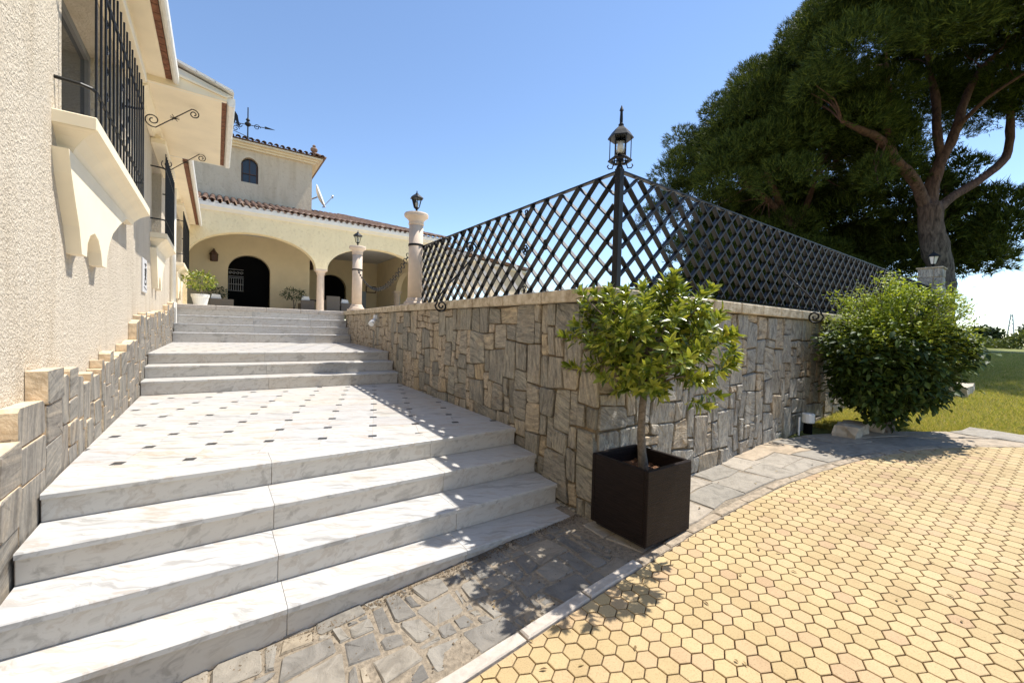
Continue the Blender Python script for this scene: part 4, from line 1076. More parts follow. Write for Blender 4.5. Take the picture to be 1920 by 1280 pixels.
# arcade ---------------------------------------------------------------
YA, YB = 16.5, 16.86; ZTOP = 3.80; SPR = 2.06
def arcade(m_, x0, x1, arches, zb, spr, ztop, fn, d0, d1, n=22):
    """front/back faces and intrados of a wall pierced by elliptical arches (a,b,rise)"""
    xs = [(x0, None)]
    segs = []; cur = x0
    for (a, b, rise, zbot) in arches:
        if a > cur: segs.append(('s', cur, a))
        segs.append(('a', a, b, rise, zbot)); cur = b
    if cur < x1: segs.append(('s', cur, x1))
    for sg in segs:
        if sg[0] == 's':
            a, b = sg[1], sg[2]; q = [(a, zb), (b, zb), (b, ztop), (a, ztop)]
            for d in (d0, d1): m_.add([fn(u, v, d) for u, v in q], [(0, 1, 2, 3)])
            for u in (a, b): m_.add([fn(u, zb, d0), fn(u, zb, d1), fn(u, spr, d1), fn(u, spr, d0)], [(0, 1, 2, 3)])
            m_.add([fn(a, zb, d0), fn(b, zb, d0), fn(b, zb, d1), fn(a, zb, d1)], [(0, 1, 2, 3)])
        else:
            a, b, rise, _ = sg[1:]; c = (a+b)/2; r = (b-a)/2; prev = None
            for i in range(n+1):
                an = math.pi-math.pi*i/n; p = (c+r*math.cos(an), spr+rise*math.sin(an))
                if prev:
                    q = [prev, p, (p[0], ztop), (prev[0], ztop)]
                    for d in (d0, d1): m_.add([fn(u, v, d) for u, v in q], [(0, 1, 2, 3)])
                    m_.add([fn(*prev, d0), fn(*p, d0), fn(*p, d1), fn(*prev, d1)], [(0, 1, 2, 3)])
                prev = p
    m_.add([fn(x0, ztop, d0), fn(x1, ztop, d0), fn(x1, ztop, d1), fn(x0, ztop, d1)], [(0, 1, 2, 3)])
    m_.add([fn(x1, zb, d0), fn(x1, zb, d1), fn(x1, ztop, d1), fn(x1, ztop, d0)], [(0, 1, 2, 3)])
m_ = MB(); arcade(m_, WX, 8.1, [(-.74, 2.94, .97, 0), (3.33, 7.05, .97, 0)], SPR, SPR, ZTOP, lambda u, v, d: (u, d, v), YA, YB)
m_.box(WX, -.741, YA, YB, ZT-.02, SPR); m_.box(7.35, 8.1, YA, YB, ZT-.02, SPR)
m_.build('arcade_wall', M['stucco_far'], villa)
def porch_column(x, y, ztop=SPR):
    m_ = MB(); m_.lathe((x, y, ZT-.01), [(.20, 0), (.20, .08), (.15, .12), (.135, .16), (.125, ztop-ZT-.20), (.145, ztop-ZT-.19), (.145, ztop-ZT-.165), (.15, ztop-ZT-.12), (.19, ztop-ZT-.06)], 20)
    m_.bbox(x-.20, x+.20, y-.18, y+.18, ztop-.072, ztop-.002, .006); m_.build('porch_column', M['column'], villa)
porch_column(3.135, YA+.18); porch_column(7.2, YA+.18)
m_ = MB(); m_.box(WX+.01, 8.16, YA-.03, YA-.001, 3.58, 3.70); m_.build('cornice', M['plaster'], villa)
m_ = MB(); m_.box(WX+.01, 8.20, YA-.06, YA-.001, 3.701, 3.82); m_.build('cornice', M['white_trim'], villa)
# porch rooms
m_ = MB(); fnY = lambda u, v, d: (u, d, v)
arcade(m_, WX, 3.15, [(.36, 1.74, .62, 0)], 2.0, 2.0, 3.36, fnY, 19.0, 19.3)
m_.box(WX, .36, 19.0, 19.3, ZT-.02, 2.0); m_.box(1.74, 3.15, 19.0, 19.3, ZT-.02, 2.0)
m_.box(3.0, 3.15, 19.3, 22.4, ZT-.02, 3.36)
arcade(m_, 3.15, 9.0, [(4.05, 5.45, .68, 0)], 1.9, 1.9, 3.36, fnY, 22.5, 22.8)
m_.box(3.15, 4.05, 22.5, 22.8, ZT-.02, 1.9); m_.box(5.45, 9.0, 22.5, 22.8, ZT-.02, 1.9)
m_.box(WX-.3, WX, YB, 19.3, ZT-.02, 3.36)
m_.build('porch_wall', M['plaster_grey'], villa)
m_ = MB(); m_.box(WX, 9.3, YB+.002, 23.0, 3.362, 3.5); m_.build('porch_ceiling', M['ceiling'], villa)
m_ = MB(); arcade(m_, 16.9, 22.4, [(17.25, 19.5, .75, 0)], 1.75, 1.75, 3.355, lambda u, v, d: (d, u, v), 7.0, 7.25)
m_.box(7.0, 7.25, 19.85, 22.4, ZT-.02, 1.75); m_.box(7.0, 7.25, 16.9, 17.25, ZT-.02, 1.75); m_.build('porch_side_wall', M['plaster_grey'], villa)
porch_column(7.12, 19.68, 1.75)
d = MB(); d.box(.2, 1.9, 19.302, 19.36, ZT-.01, 2.8); dr = d.build('arched_door', M['dark'], villa)
# iron grille in the left door leaf
g = MB()
for k in range(7): x = .40+k*.075; g.tube([(x, 19.28, 1.25), (x, 19.28, 1.72)], .009, 4)
for zz in (1.25, 1.5, 1.74, 1.80, 2.06): g.tube([(.38, 19.28, zz), (.87, 19.28, zz)], .011, 4)
for k in range(4):
    sp = spiral(.44+k*.12, 1.93, .06, 0, 1.2, 1, 12, .02); g.tube([(a, 19.28, b) for a, b in sp], .009, 4)
g.build('door_grille', M['steel'], dr)
d = MB(); d.box(3.9, 5.6, 22.802, 22.86, ZT-.01, 2.75); d.build('arched_door', M['dark'], villa)
for (xa, xb_) in ((6.0, 6.45), (7.6, 8.3)):
    d = MB(); d.box(xa, xb_, 22.44, 22.49, ZT+.05, 1.85); d.build('window', M['blue_glass'], villa)
d = MB(); d.box(WX+.001, WX+.03, 17.4, 18.6, .9, 2.6); d.build('window', M['dark'], villa)
# arcade roof ------------------------------------------------------------
PITCH = .30; EY = YA-.03; EZ = 3.86
def zr(y): return EZ+(y-EY)*PITCH
hip = lambda y: 8.28-(y-EY)*0.95
m_ = MB(); m_.add([(WX-.3, EY+.05, EZ-.02), (8.2, EY+.05, EZ-.02), (hip(20.4), 20.4, zr(20.4)-.03), (WX-.3, 20.4, zr(20.4)-.03), (8.2, 24.6, EZ-.02), (WX-.3, 24.6, EZ-.02)], [(0, 1, 2, 3), (1, 4, 2), (3, 2, 4, 5)]); rf = m_.build('porch_roof', M['terracotta'], villa)
def halftube(r, L, n=7, th=.012, taper=.9):
    V = []; F = []
    for e, (y, k) in enumerate(((0, 1), (L, taper))):
        for rr in (r*k, (r-th)*k):
            for i in range(n+1):
                a = math.pi*i/n; V.append((rr*math.cos(a), y, rr*math.sin(a)))
    m = n+1; o0, i0, o1, i1 = 0, m, 2*m, 3*m
    for i in range(n):
        F += [(o0+i, o0+i+1, o1+i+1, o1+i), (i0+i, i1+i, i1+i+1, i0+i+1), (o0+i, i0+i, i0+i+1, o0+i+1)]
    F += [(o0, o1, i1, i0), (o0+n, i0+n, i1+n, o1+n)]
    return V, F
HV, HF = halftube(.085, .46)
m_ = MB(); m_.add(HV, HF); o = m_.build('tile', M['terracotta']); tile_me = o.data; bpy.data.objects.remove(o)
m_ = MB(); m_.prism([(.07*math.cos(math.pi*i/6), .06*math.sin(math.pi*i/6)-.005) for i in range(7)], lambda u, v, d: (u, d, v), 0, .08); o = m_.build('plug', M['white_tile']); plug_me = o.data; bpy.data.objects.remove(o)
field = MB(); pa = math.atan(PITCH)
x = WX-.1; k = 0
while x < 8.2:
    jx = rng.uniform(-.006, .006)
    piece('eave_cover_tile', tile_me, rf, (x+jx, EY-.05, EZ+.012), (pa+rng.uniform(-.01, .03), 0, rng.uniform(-.02, .02)))
    piece('mortar_plug', plug_me, rf, (x+.105, EY-.01, EZ-.02), (0, 0, 0))
    y = EY+.30
    while y < 20.3 and x < hip(y)-.05:
        if not (x < 3.05 and y > 19.0): field.add([(x+p[0], y+p[1]*math.cos(pa)-p[2]*math.sin(pa), zr(y)+.02+p[1]*math.sin(pa)+p[2]*math.cos(pa)+rng.uniform(0, .006)) for p in HV], HF)
        y += .40
    x += .205; k += 1
f_ = field.build('tiles', M['terracotta'], rf, kind='stuff', fixn=False)
# hip tiles
hp = MB(); yy = EY
while yy < 20.3:
    hp.add([(hip(yy)-.0+p[0]-p[1]*.69, yy+p[1]*.72, zr(yy)+.05+p[1]*.21+p[2]) for p in HV], HF); yy += .3
hp.build('hip_tiles', M['terracotta'], rf, kind='stuff', fixn=False)
# tower ---------------------------------------------------------------------
TX0, TX1, TY0, TY1, TZ1 = -.9, 3.19, 19.0, 23.0, 6.72
m_ = MB(); arcade(m_, TX0, TX1, [(.74, 1.30, .30, 0)], 3.9, 6.02, TZ1, lambda u, v, d: (u, d, v), TY0, TY0+.25)
m_.v = []; m_.f = []; m_.mi = []
# front face around the arched window
wx0, wx1, wz0, wsp = .74, 1.30, 5.37, 6.02
m_.box(TX0, wx0, TY0, TY0+.25, 3.9, TZ1); m_.box(wx1, TX1, TY0, TY0+.25, 3.9, TZ1); m_.box(wx0, wx1, TY0, TY0+.25, 3.9, wz0)
n = 14; prev = None
for i in range(n+1):
    a = math.pi-math.pi*i/n; p = ((wx0+wx1)/2+.28*math.cos(a), wsp+.30*math.sin(a))
    if prev:
        m_.add([(prev[0], TY0, prev[1]), (p[0], TY0, p[1]), (p[0], TY0, TZ1), (prev[0], TY0, TZ1)], [(0, 1, 2, 3)])
        m_.add([(prev[0], TY0, prev[1]), (p[0], TY0, p[1]), (p[0], TY0+.25, p[1]), (prev[0], TY0+.25, prev[1])], [(0, 1, 2, 3)])
    prev = p
m_.box(TX1-.25, TX1, TY0+.25, TY1, 3.9, TZ1); m_.box(TX0, TX0+.25, TY0+.25, TY1, 3.9, TZ1); m_.box(TX0, TX1, TY1, TY1+.25, 3.9, TZ1)
m_.build('tower_wall', M['stucco_tower'], villa)
m_ = MB(); m_.box(wx0-.02, wx1+.02, TY0+.18, TY0+.20, wz0, 6.34); tw = m_.build('tower_window', M['window_glass'], villa)
m_ = MB()
for xx in (wx0+.02, wx1-.06): m_.box(xx, xx+.04, TY0+.14, TY0+.178, wz0, 6.10)
m_.box(wx0+.06, wx1-.06, TY0+.14, TY0+.178, wz0, wz0+.04); m_.box((wx0+wx1)/2-.015, (wx0+wx1)/2+.015, TY0+.14, TY0+.178, wz0+.04, 6.3); m_.box(wx0+.06, wx1-.06, TY0+.142, TY0+.176, 5.72, 5.75)
m_.build('frame', M['wood'], tw)
OV = .42
m_ = MB()
for q, (o_, z0, z1) in enumerate(((.10, 6.60, 6.67), (.20, 6.671, 6.74), (OV-.08, 6.741, 6.80))):
    m_.box(TX0-o_, TX1+o_, TY0-o_, TY1+.25+o_, z0, z1)
m_.build('tower_cornice', M['plaster'], villa)
tz = 6.83; cxm, cym = (TX0+TX1)/2, (TY0+TY1)/2+.1
m_ = MB(); a, b, c_, d_ = (TX0-OV, TY0-OV), (TX1+OV, TY0-OV), (TX1+OV, TY1+.25+OV), (TX0-OV, TY1+.25+OV)
m_.add([(*a, tz), (*b, tz), (*c_, tz), (*d_, tz), (cxm, cym, tz+.62)], [(0, 1, 4), (1, 2, 4), (2, 3, 4), (3, 0, 4), (0, 3, 2, 1)]); tr = m_.build('tower_roof', M['terracotta'], villa)
x = TX0-OV+.1
while x < TX1+OV: piece('eave_cover_tile', tile_me, tr, (x, TY0-OV-.04, tz+.005), (.22+rng.uniform(-.02, .03), 0, rng.uniform(-.03, .03))); x += .205
y = TY0-OV+.1
while y < TY1+OV: piece('eave_cover_tile', tile_me, tr, (TX1+OV+.04, y, tz+.005), (.22, 0, math.pi/2)); y += .205
m_ = MB(); fx, fy = TX1+.05, TY0-.05; m_.lathe((fx, fy, tz+.12), [(.10, 0), (.05, .06), (.05, .12), (.13, .20), (.14, .26), (.10, .32), (.05, .34), (.07, .40), (.02, .45)], 12); m_.build('finial', M['terracotta'], tr)

# weathervane, dish, wall things ----------------------------------------------
vx, vy, vz = 1.02, 20.6, 7.25
wv = thing('weathervane', (vx, vy, vz), 'black iron weathervane with scrolls and a figure on the tower roof', 'weathervane')
m_ = MB(); m_.tube([(vx, vy, vz), (vx, vy, vz+1.62)], [.03, .022], 6); m_.lathe((vx, vy, vz), [(.14, -.05), (.1, .06), (.05, .14), (.09, .2), (.05, .28)], 10); m_.lathe((vx, vy, vz+.85), [(.04, 0), (.11, .06), (.11, .12), (.04, .2), (.08, .26), (.03, .34)], 10); m_.build('mast', M['iron'], wv)
m_ = MB(); m_.tube([(vx-.7, vy, vz+.86), (vx+.75, vy, vz+.98)], .016, 5); m_.prism([(vx+.6, vz+.93), (vx+.98, vz+.985), (vx+.6, vz+1.03)], lambda u, v, d: (u, d, v), vy-.012, vy+.012)
for sx in (-1, 1):
    sp = spiral(vx+sx*.32, vz+.88+.03*sx, .13, 0, 1.5, sx, 16, .03); m_.tube([(a, vy, b) for a, b in sp], .014, 4)
m_.build('arrow', M['iron'], wv)
m_ = MB(); m_.tube([(vx-.5, vy-.3, vz+.44), (vx+.5, vy+.3, vz+.42)], .013, 4); m_.tube([(vx+.46, vy+.28, vz+.33), (vx+.56, vy+.33, vz+.52)], .013, 4); sp = spiral(vx-.42, vz+.56, .13, 0, 1.3, 1, 14, .03); m_.tube([(a, vy-.25, b) for a, b in sp], .013, 4); m_.build('compass_arm', M['iron'], wv)
m_ = MB(); fx0, fz0, fs_ = vx-.44, vz+.78, .42
m_.prism([(fx0+a_*fs_, fz0+b_*fs_) for a_, b_ in ((-.3, .05), (-.26, .6), (-.16, 1.0), (-.08, 1.12), (0, 1.3), (.12, 1.12), (.22, .95), (.28, .55), (.40, 0), (.2, 0), (.05, .5), (-.1, .02))], lambda u, v, d: (u, d, v), vy-.02, vy+.02); m_.build('figure', M['iron'], wv)
dx_, dy_, dz_ = 3.52, 19.6, 5.50
ds = thing('satellite_dish', (dx_, dy_, dz_), 'white satellite dish seen nearly edge-on at the right side of the tower', 'satellite dish')
V = []; F = []; nr, na = 6, 28; ax = Vector((.90, -.32, .35)).normalized(); q = ax.to_track_quat('Z', 'Y').to_matrix()
for i in range(nr+1):
    r = .50*i/nr
    for k in range(na):
        a = 2*math.pi*k/na; V.append(tuple(Vector((dx_, dy_, dz_))+q @ Vector((r*math.cos(a), r*math.sin(a), .55*r*r))))
for i in range(nr):
    for k in range(na): F.append((i*na+k, i*na+(k+1) % na, (i+1)*na+(k+1) % na, (i+1)*na+k))
m_ = MB(); m_.add(V, F); o = m_.build('reflector', M['white_plastic'], ds, smooth=True); so = o.modifiers.new('thick', 'SOLIDIFY'); so.thickness = .02
c0 = Vector((dx_, dy_, dz_)); feed = c0+ax*.62+Vector((0, 0, -.16)); m_ = MB(); m_.tube([c0+q @ Vector((0, -.48, .12)), c0+ax*.2+Vector((0, 0, -.50)), feed], .018, 5); m_.lathe(feed-Vector((0, 0, .05)), [(.03, 0), (.05, .03), (.05, .09), (.03, .12)], 8); m_.build('feed_arm', M['steel'], ds)
m_ = MB(); m_.tube([c0-ax*.02, (TX1+.01, dy_+.25, dz_-.15)], .03, 6); m_.build('mount', M['steel'], ds)
def wall_bracket(y, z, label, sc=1.0):
    t = thing('wall_bracket', (WX, y, z), label, 'bracket', 'wrought iron S brackets on the house wall')
    lo = spiral(.075, .105, .085, math.pi*1.55, 1.5, -1)[::-1]; hi = spiral(.52, .22, .062, math.pi*.6, 1.55, -1)
    lo = spiral(.095, .03, .085, math.pi*1.6, 1.55, -1, r1=.018)[::-1]; hi = spiral(.485, .215, .06, math.pi*.62, 1.55, -1, r1=.014)
    mid = [(lo[-1][0]+(hi[0][0]-lo[-1][0])*t_, lo[-1][1]+(hi[0][1]-lo[-1][1])*t_) for t_ in (.1, .3, .5, .7, .9)]
    m_ = MB(); m_.tube([(WX+.03+a*sc, y, z+(b-.06)*sc) for a, b in lo+mid+hi], .0075, 5); m_.build('scroll_bar', M['iron_brown'], t, smooth=True)
    m_ = MB(); c = Vector((WX+.03+.30*sc, y, z+.05*sc))
    for a in (.2, .9, 2.2, 2.9): m_.tube([c-Vector((math.cos(a), .3, math.sin(a)))*.05, c, c+Vector((math.cos(a), -.3, math.sin(a)))*.05], .004, 4)
    m_.lathe(c-Vector((0, 0, .015)), [(.006, 0), (.014, .008), (.014, .022), (.006, .03)], 8); m_.build('leaf_boss', M['iron_brown'], t)
    return t
wall_bracket(7.4, 2.71, 'wrought iron S scroll bracket nearer the big barred window, under the wide eave', 1.12)
wall_bracket(9.4, 2.74, 'wrought iron S scroll bracket above the second barred window', 1.2)
pq = thing('address_plaque', (WX, 7.85, .68), 'tall narrow white plaque with a column of black characters on the roughcast wall', 'plaque')
m_ = MB(); m_.bbox(WX+.001, WX+.022, 7.66, 8.04, .40, .87, .004); m_.build('plate', M['ceramic'], pq)
m_ = MB()
def glyph(cy, cz, s, strokes):
    for (a, b), (c_, d_) in strokes: m_.bar((WX+.0235, cy+a*s, cz+b*s), (WX+.0235, cy+c_*s, cz+d_*s), (1, 0, 0), .026, .003)
GL = [[((-1, 1), (1, 1)), ((0, 1), (0, -1))], [((-1, -1), (-1, 1)), ((-1, 1), (1, 0)), ((1, 0), (-1, -1))], [((-1, 1), (1, -1)), ((-1, -1), (1, 1))], [((-1, -1), (0, 1)), ((0, 1), (1, -1)), ((-.5, -.2), (.5, -.2))], [((-1, 1), (-1, -1)), ((-1, -1), (1, -1)), ((1, -1), (1, 1))]]
for k, g_ in enumerate(GL): glyph(7.87, (.775-k*.058), .036, [((-a*2.2, b*.62), (-c2*2.2, d2*.62)) for (a, b), (c2, d2) in g_])
m_.bar((WX+.0235, 7.72, .475), (WX+.0235, 7.98, .445), (1, 0, 0), .012, .003); m_.build('characters', M['ink'], pq)

# porch furniture ----------------------------------------------------------------
def small_tree(name, x, y, z, hs, r, label, pot, potmat, n=420, mat='darkleaf', flat=.8):
    t = thing(name, (x, y, z), label, 'potted tree')
    if pot == 'white': 
        m_ = MB(); m_.lathe((x, y, z), [(.135, 0), (.19, .26), (.205, .27), (.21, .34), (.19, .34), (.185, .30)], 24); m_.build('pot', potmat, t); z0 = z+.30
    else:
        m_ = MB(); m_.lathe((x, y, z), [(.25, 0), (.33, .12), (.35, .18), (.31, .18)], 18); m_.build('pot', potmat, t); z0 = z+.16
    m_ = MB(); m_.tube([(x, y, z0-.02), (x+.02, y, z0+hs*.4), (x-.01, y, z0+hs)], [.025, .02, .014], 6); m_.tube([(x+.03, y, z0), (x+.10, y+.03, z0+hs*.8)], [.014, .008], 5); m_.build('trunk', M['trunk'], t)
    v = RNG.normal(size=(n, 3)); v = unit(v); rr = (.5+.5*RNG.random((n, 1)))*r; c = np.array([x, y, z0+hs+r*.45])+v*rr*np.array([1.15, 1.15, flat])
    V, F = leaf_quads(c, unit(v+RNG.normal(size=(n, 3))*.8), RNG.normal(size=(n, 3)), np.full(n, .085)*(.7+.6*RNG.random(n)), np.full(n, .03)); arrays('foliage', V, F, M[mat], t, kind='stuff')
    return t
small_tree('potted_tree', -.34, 14.0, ZT-.008, .26, .33, 'small olive green tree in a white pot at the head of the stairs', 'white', M['white_plastic'], 520, 'bay')
small_tree('potted_tree', 2.42, 17.9, ZT-.008, .42, .40, 'dark leafed potted tree on the porch between the door and the column', 'bowl', M['dark'], 420, 'darkleaf', .6)
small_tree('potted_tree', -.02, 18.55, ZT-.008, .35, .33, 'dark potted plant behind the sofa beside the arched door', 'bowl', M['dark'], 260, 'darkleaf')
def sofa(x0, x1, y0, y1, h, label, cushions=1):
    t = thing('wicker_sofa', ((x0+x1)/2, y0, ZT-.008), label, 'sofa', 'wicker seats on the porch')
    zf_ = ZT-.008
    m_ = MB(); m_.bbox(x0, x1, y0, y0+.10, zf_+.03, zf_+h, .015); m_.build('back_panel', M['wicker'], t)
    for xx in (x0, x1-.10): m_ = MB(); m_.bbox(xx, xx+.10, y0+.102, y1, zf_+.03, zf_+h*.8, .015); m_.build('arm', M['wicker'], t)
    m_ = MB(); m_.bbox(x0+.102, x1-.102, y0+.102, y1, zf_+.03, zf_+.36, .015); m_.build('seat_base', M['wicker'], t)
    for k in range(4): m_ = MB(); m_.box((x0+.03, x1-.07)[k % 2], (x0+.07, x1-.03)[k % 2], (y0+.03, y1-.07)[k//2], (y0+.07, y1-.03)[k//2], zf_, zf_+.032); m_.build('leg', M['dark'], t)
    for k in range(cushions):
        m_ = MB(); cx = x0+.2+k*.4; m_.prism([(cx-.19, zf_+h-.12), (cx+.17, zf_+h-.16), (cx+.10, zf_+h+.14), (cx-.13, zf_+h+.16)], lambda u, v, d: (u, d, v), y0+.13, y0+.25); m_.build('cushion', M['cushion'], t)
    return t
sofa(-.18, .50, 17.15, 17.9, .40, 'wicker armchair in front of the arched door, left of the porch', 1)
sofa(2.62, 3.10, 17.5, 18.2, .54, 'wicker armchair with a white cushion just left of the porch column', 1)
sofa(3.52, 4.02, 17.5, 18.3, .76, 'tall wicker armchair just right of the porch column', 0)
sofa(4.10, 4.62, 17.7, 18.5, .52, 'low wicker sofa with a white cushion behind the farther stone column', 1)
def wall_lamp(x, y, z, label, s=1.0):
    t = thing('wall_lantern', (x, y, z), label, 'lantern', 'small brown lanterns on the porch walls')
    m_ = MB(); m_.lathe((x, y-.14, z), [(.10*s, 0), (.12*s, .02), (.13*s, .24), (.15*s, .25), (.06*s, .36), (.02*s, .46)], 6); m_.build('body', M['wood'], t)
    m_ = MB(); m_.lathe((x, y-.14, z+.03), [(.105*s, 0), (.121*s, .19)], 6); m_.build('glass', M['column'], t)
    m_ = MB(); m_.tube([(x, y-.002, z+.40), (x, y-.14, z+.44)], .014, 5); m_.build('arm', M['wood'], t)
wall_lamp(-.07, 19.0, 2.25, 'brown wall lantern left of the arched door')
wall_lamp(3.75, 22.5, 2.70, 'brown wall lantern deep in the porch behind the porch column')
pf_ = thing('picture_frame', (6.7, 22.49, 1.98), 'dark framed picture on the back wall of the porch', 'picture')
m_ = MB(); m_.box(6.43, 6.97, 22.45, 22.495, 1.80, 2.16); m_.build('frame', M['wood'], pf_); m_ = MB(); m_.box(6.48, 6.92, 22.44, 22.449, 1.85, 2.11); m_.build('print', M['plaster_grey'], pf_)
tb = thing('side_table', (3.35, 19.6, ZT-.008), 'dark low table with small items behind the porch column', 'table')
m_ = MB(); m_.box(3.25, 4.4, 19.5, 20.0, ZT+.62, ZT+.68); m_.build('top', M['wood'], tb)
for (a, b) in ((3.28, 19.53), (4.33, 19.53), (3.28, 19.93), (4.33, 19.93)): m_ = MB(); m_.box(a, a+.04, b, b+.04, ZT-.008, ZT+.62); m_.build('leg', M['wood'], tb)

# distant arcaded wing -------------------------------------------------------------
wing = thing('arcaded_wing', (8.3, 17.1, .4), 'distant arcaded wing with tiled roof seen through the lattice railing', 'building')
wd_ = Vector((.938, .346, 0)); wn_ = Vector((-.346, .938, 0)); w0 = Vector((8.25, 17.0, 0))
fnW = lambda u, v, d: tuple(w0+wd_*u+wn_*d+Vector((0, 0, v)))
m_ = MB(); arcade(m_, 0, 7.0, [(.35, 1.75, .62, 0), (2.15, 3.55, .62, 0), (3.95, 5.35, .62, 0), (5.6, 6.7, .5, 0)], 1.55, 1.55, 3.45, fnW, 0, .3)
m_.build('facade', M['stucco_tower'], wing)
for u in (.17, 1.95, 3.75, 5.47, 6.85):
    m_ = MB(); p = Vector(fnW(u, ZT-.01, .15)); m_.lathe(p, [(.17, 0), (.12, .1), (.11, .98), (.17, 1.10), (.17, 1.14)], 12); m_.build('column', M['stucco_tower'], wing)
m_ = MB(); m_.prism([(-.05, 3.32), (7.05, 3.32), (7.05, 3.44), (-.05, 3.44)], lambda u, v, d: fnW(u, v, d), -.08, -.002); m_.build('cornice', M['white_trim'], wing)
m_ = MB(); m_.add([fnW(-.1, 3.52, -.25), fnW(7.1, 3.52, -.25), fnW(7.1, 4.3, 2.4), fnW(-.1, 4.3, 2.4), fnW(7.1, 3.52, 5.0), fnW(-.1, 3.52, 5.0)], [(0, 1, 2, 3), (3, 2, 4, 5), (0, 3, 5), (1, 4, 2), (0, 5, 4, 1)]); wr = m_.build('wing_roof', M['terracotta'], wing)
ang = math.atan2(wd_.y, wd_.x); u = 0.0; pw = math.atan2(.78, 2.65)
while u < 7.1:
    for r in range(2): piece('tile', tile_me, wr, Vector(fnW(u, 3.52+r*.12, -.30+r*.40)), (pw, 0, ang)); 
    u += .21

# ================================================================== pines
def tufts(centers, rad, n_per, L, up=.35, flat=.75, seed=0, nn=7, wd=.034):
    r = np.random.default_rng(seed); C = []; D = []
    for c, R in zip(centers, rad):
        n = int(n_per*R*R); v = unit(r.normal(size=(n, 3))); v[:, 2] = np.where(v[:, 2] < -.55, -v[:, 2], v[:, 2])
        k = (.55+.45*r.random((n, 1))**.6); C.append(np.array(c)+v*k*R*np.array([1, 1, flat])); d = v*.7+np.array([0, 0, up])+r.normal(size=(n, 3))*.25; D.append(unit(d))
    C = np.concatenate(C); D = np.concatenate(D); N = len(C)
    V = np.zeros((N, nn, 3, 3)); a = unit(np.cross(D, np.array([.31, .77, .55]))); b = np.cross(D, a)
    for k in range(nn):
        an = 2*math.pi*k/nn+r.random(N)*1.2; sp = .35+.5*r.random(N)
        e = unit(D+(a*np.cos(an)[:, None]+b*np.sin(an)[:, None])*sp[:, None]); s = unit(np.cross(e, D+r.normal(size=(N, 3))*.3)); ln = L*(.7+.6*r.random(N))[:, None]
        o = C+r.normal(size=(N, 3))*.04
        V[:, k, 0] = o-s*wd*.5; V[:, k, 1] = o+s*wd*.5; V[:, k, 2] = o+e*ln
    V = V.reshape(-1, 3); F = np.arange(len(V)).reshape(-1, 3); return V, F
def umbrella(c, rx, ry, z0, z1, n, seed, rmin, rmax, low=0.3, hollow=.35):
    r = np.random.default_rng(seed); out = []; R = []
    while len(out) < n:
        a = r.random()*2*math.pi; q = math.sqrt(r.random()); h = r.random()
        wob = 1+.13*math.sin(3*a+seed)+.09*math.sin(7*a+2*seed)
        dome = math.sqrt(max(0, 1-q*q))
        zt = z0+(z1-z0)*(.10+.90*dome); zb = z0+(z1-z0)*low*dome
        z = zb+(zt-zb)*h
        if q < .72 and h < hollow: continue
        out.append((c[0]+rx*wob*q*math.cos(a), c[1]+ry*wob*q*math.sin(a), z)); R.append(rmin+(rmax-rmin)*r.random())
    return out, R
def pine(name, base, label, limbs, clumps, seed, dens=150, L=.24, wd=.034):
    t = thing(name, base, label, 'tree', 'umbrella pines behind the stone wall')
    for i, (pts, rs) in enumerate(limbs):
        m_ = MB(); P_ = [Vector(p) for p in pts]; pp_ = []; rr_ = []
        for k in range(len(P_)-1):
            for q in range(4):
                f = q/4; j = Vector((math.sin(k*4.1+q*2.3+i), math.cos(k*3.3+q*1.9+i*2), math.sin(q+k*2.)))*rs[k]*.07
                p0 = P_[max(k-1, 0)]; p1 = P_[k]; p2 = P_[k+1]; p3 = P_[min(k+2, len(P_)-1)]
                pp_.append(0.5*((2*p1)+(p2-p0)*f+(2*p0-5*p1+4*p2-p3)*f*f+(3*p1-p0-3*p2+p3)*f**3)+j); rr_.append((rs[k]+(rs[k+1]-rs[k])*f)*(1+.05*math.sin(k*5+q*1.3+i)))
        pp_.append(P_[-1]); rr_.append(rs[-1]); m_.tube(pp_, rr_, 12 if i == 0 else 8); m_.build('trunk' if i == 0 else 'limb', M['pinebark'], t, smooth=True)
    # thin twigs from the limbs to the clumps
    m_ = MB(); r = random.Random(seed); src = [Vector(p) for pts, rs in limbs[1:] for p in pts[1:]]
    for c, R in list(zip(*clumps)):
        c = Vector(c); s = min(src, key=lambda q: (q-c).length)
        if (s-c).length > 2.6: continue
        mid = s.lerp(c, .5)+Vector((r.uniform(-.3, .3), r.uniform(-.3, .3), r.uniform(-.1, .4)))
        m_.tube([s, s.lerp(mid, .5)+Vector((0, 0, .1)), mid, c], [.04, .03, .022, .01], 4)
    m_.build('branches', M['pinebark'], t, kind='stuff')
    V, F = tufts(clumps[0], clumps[1], dens, L, seed=seed, wd=wd); arrays('crown', V, F, M['pine'], t, kind='stuff')
    return t
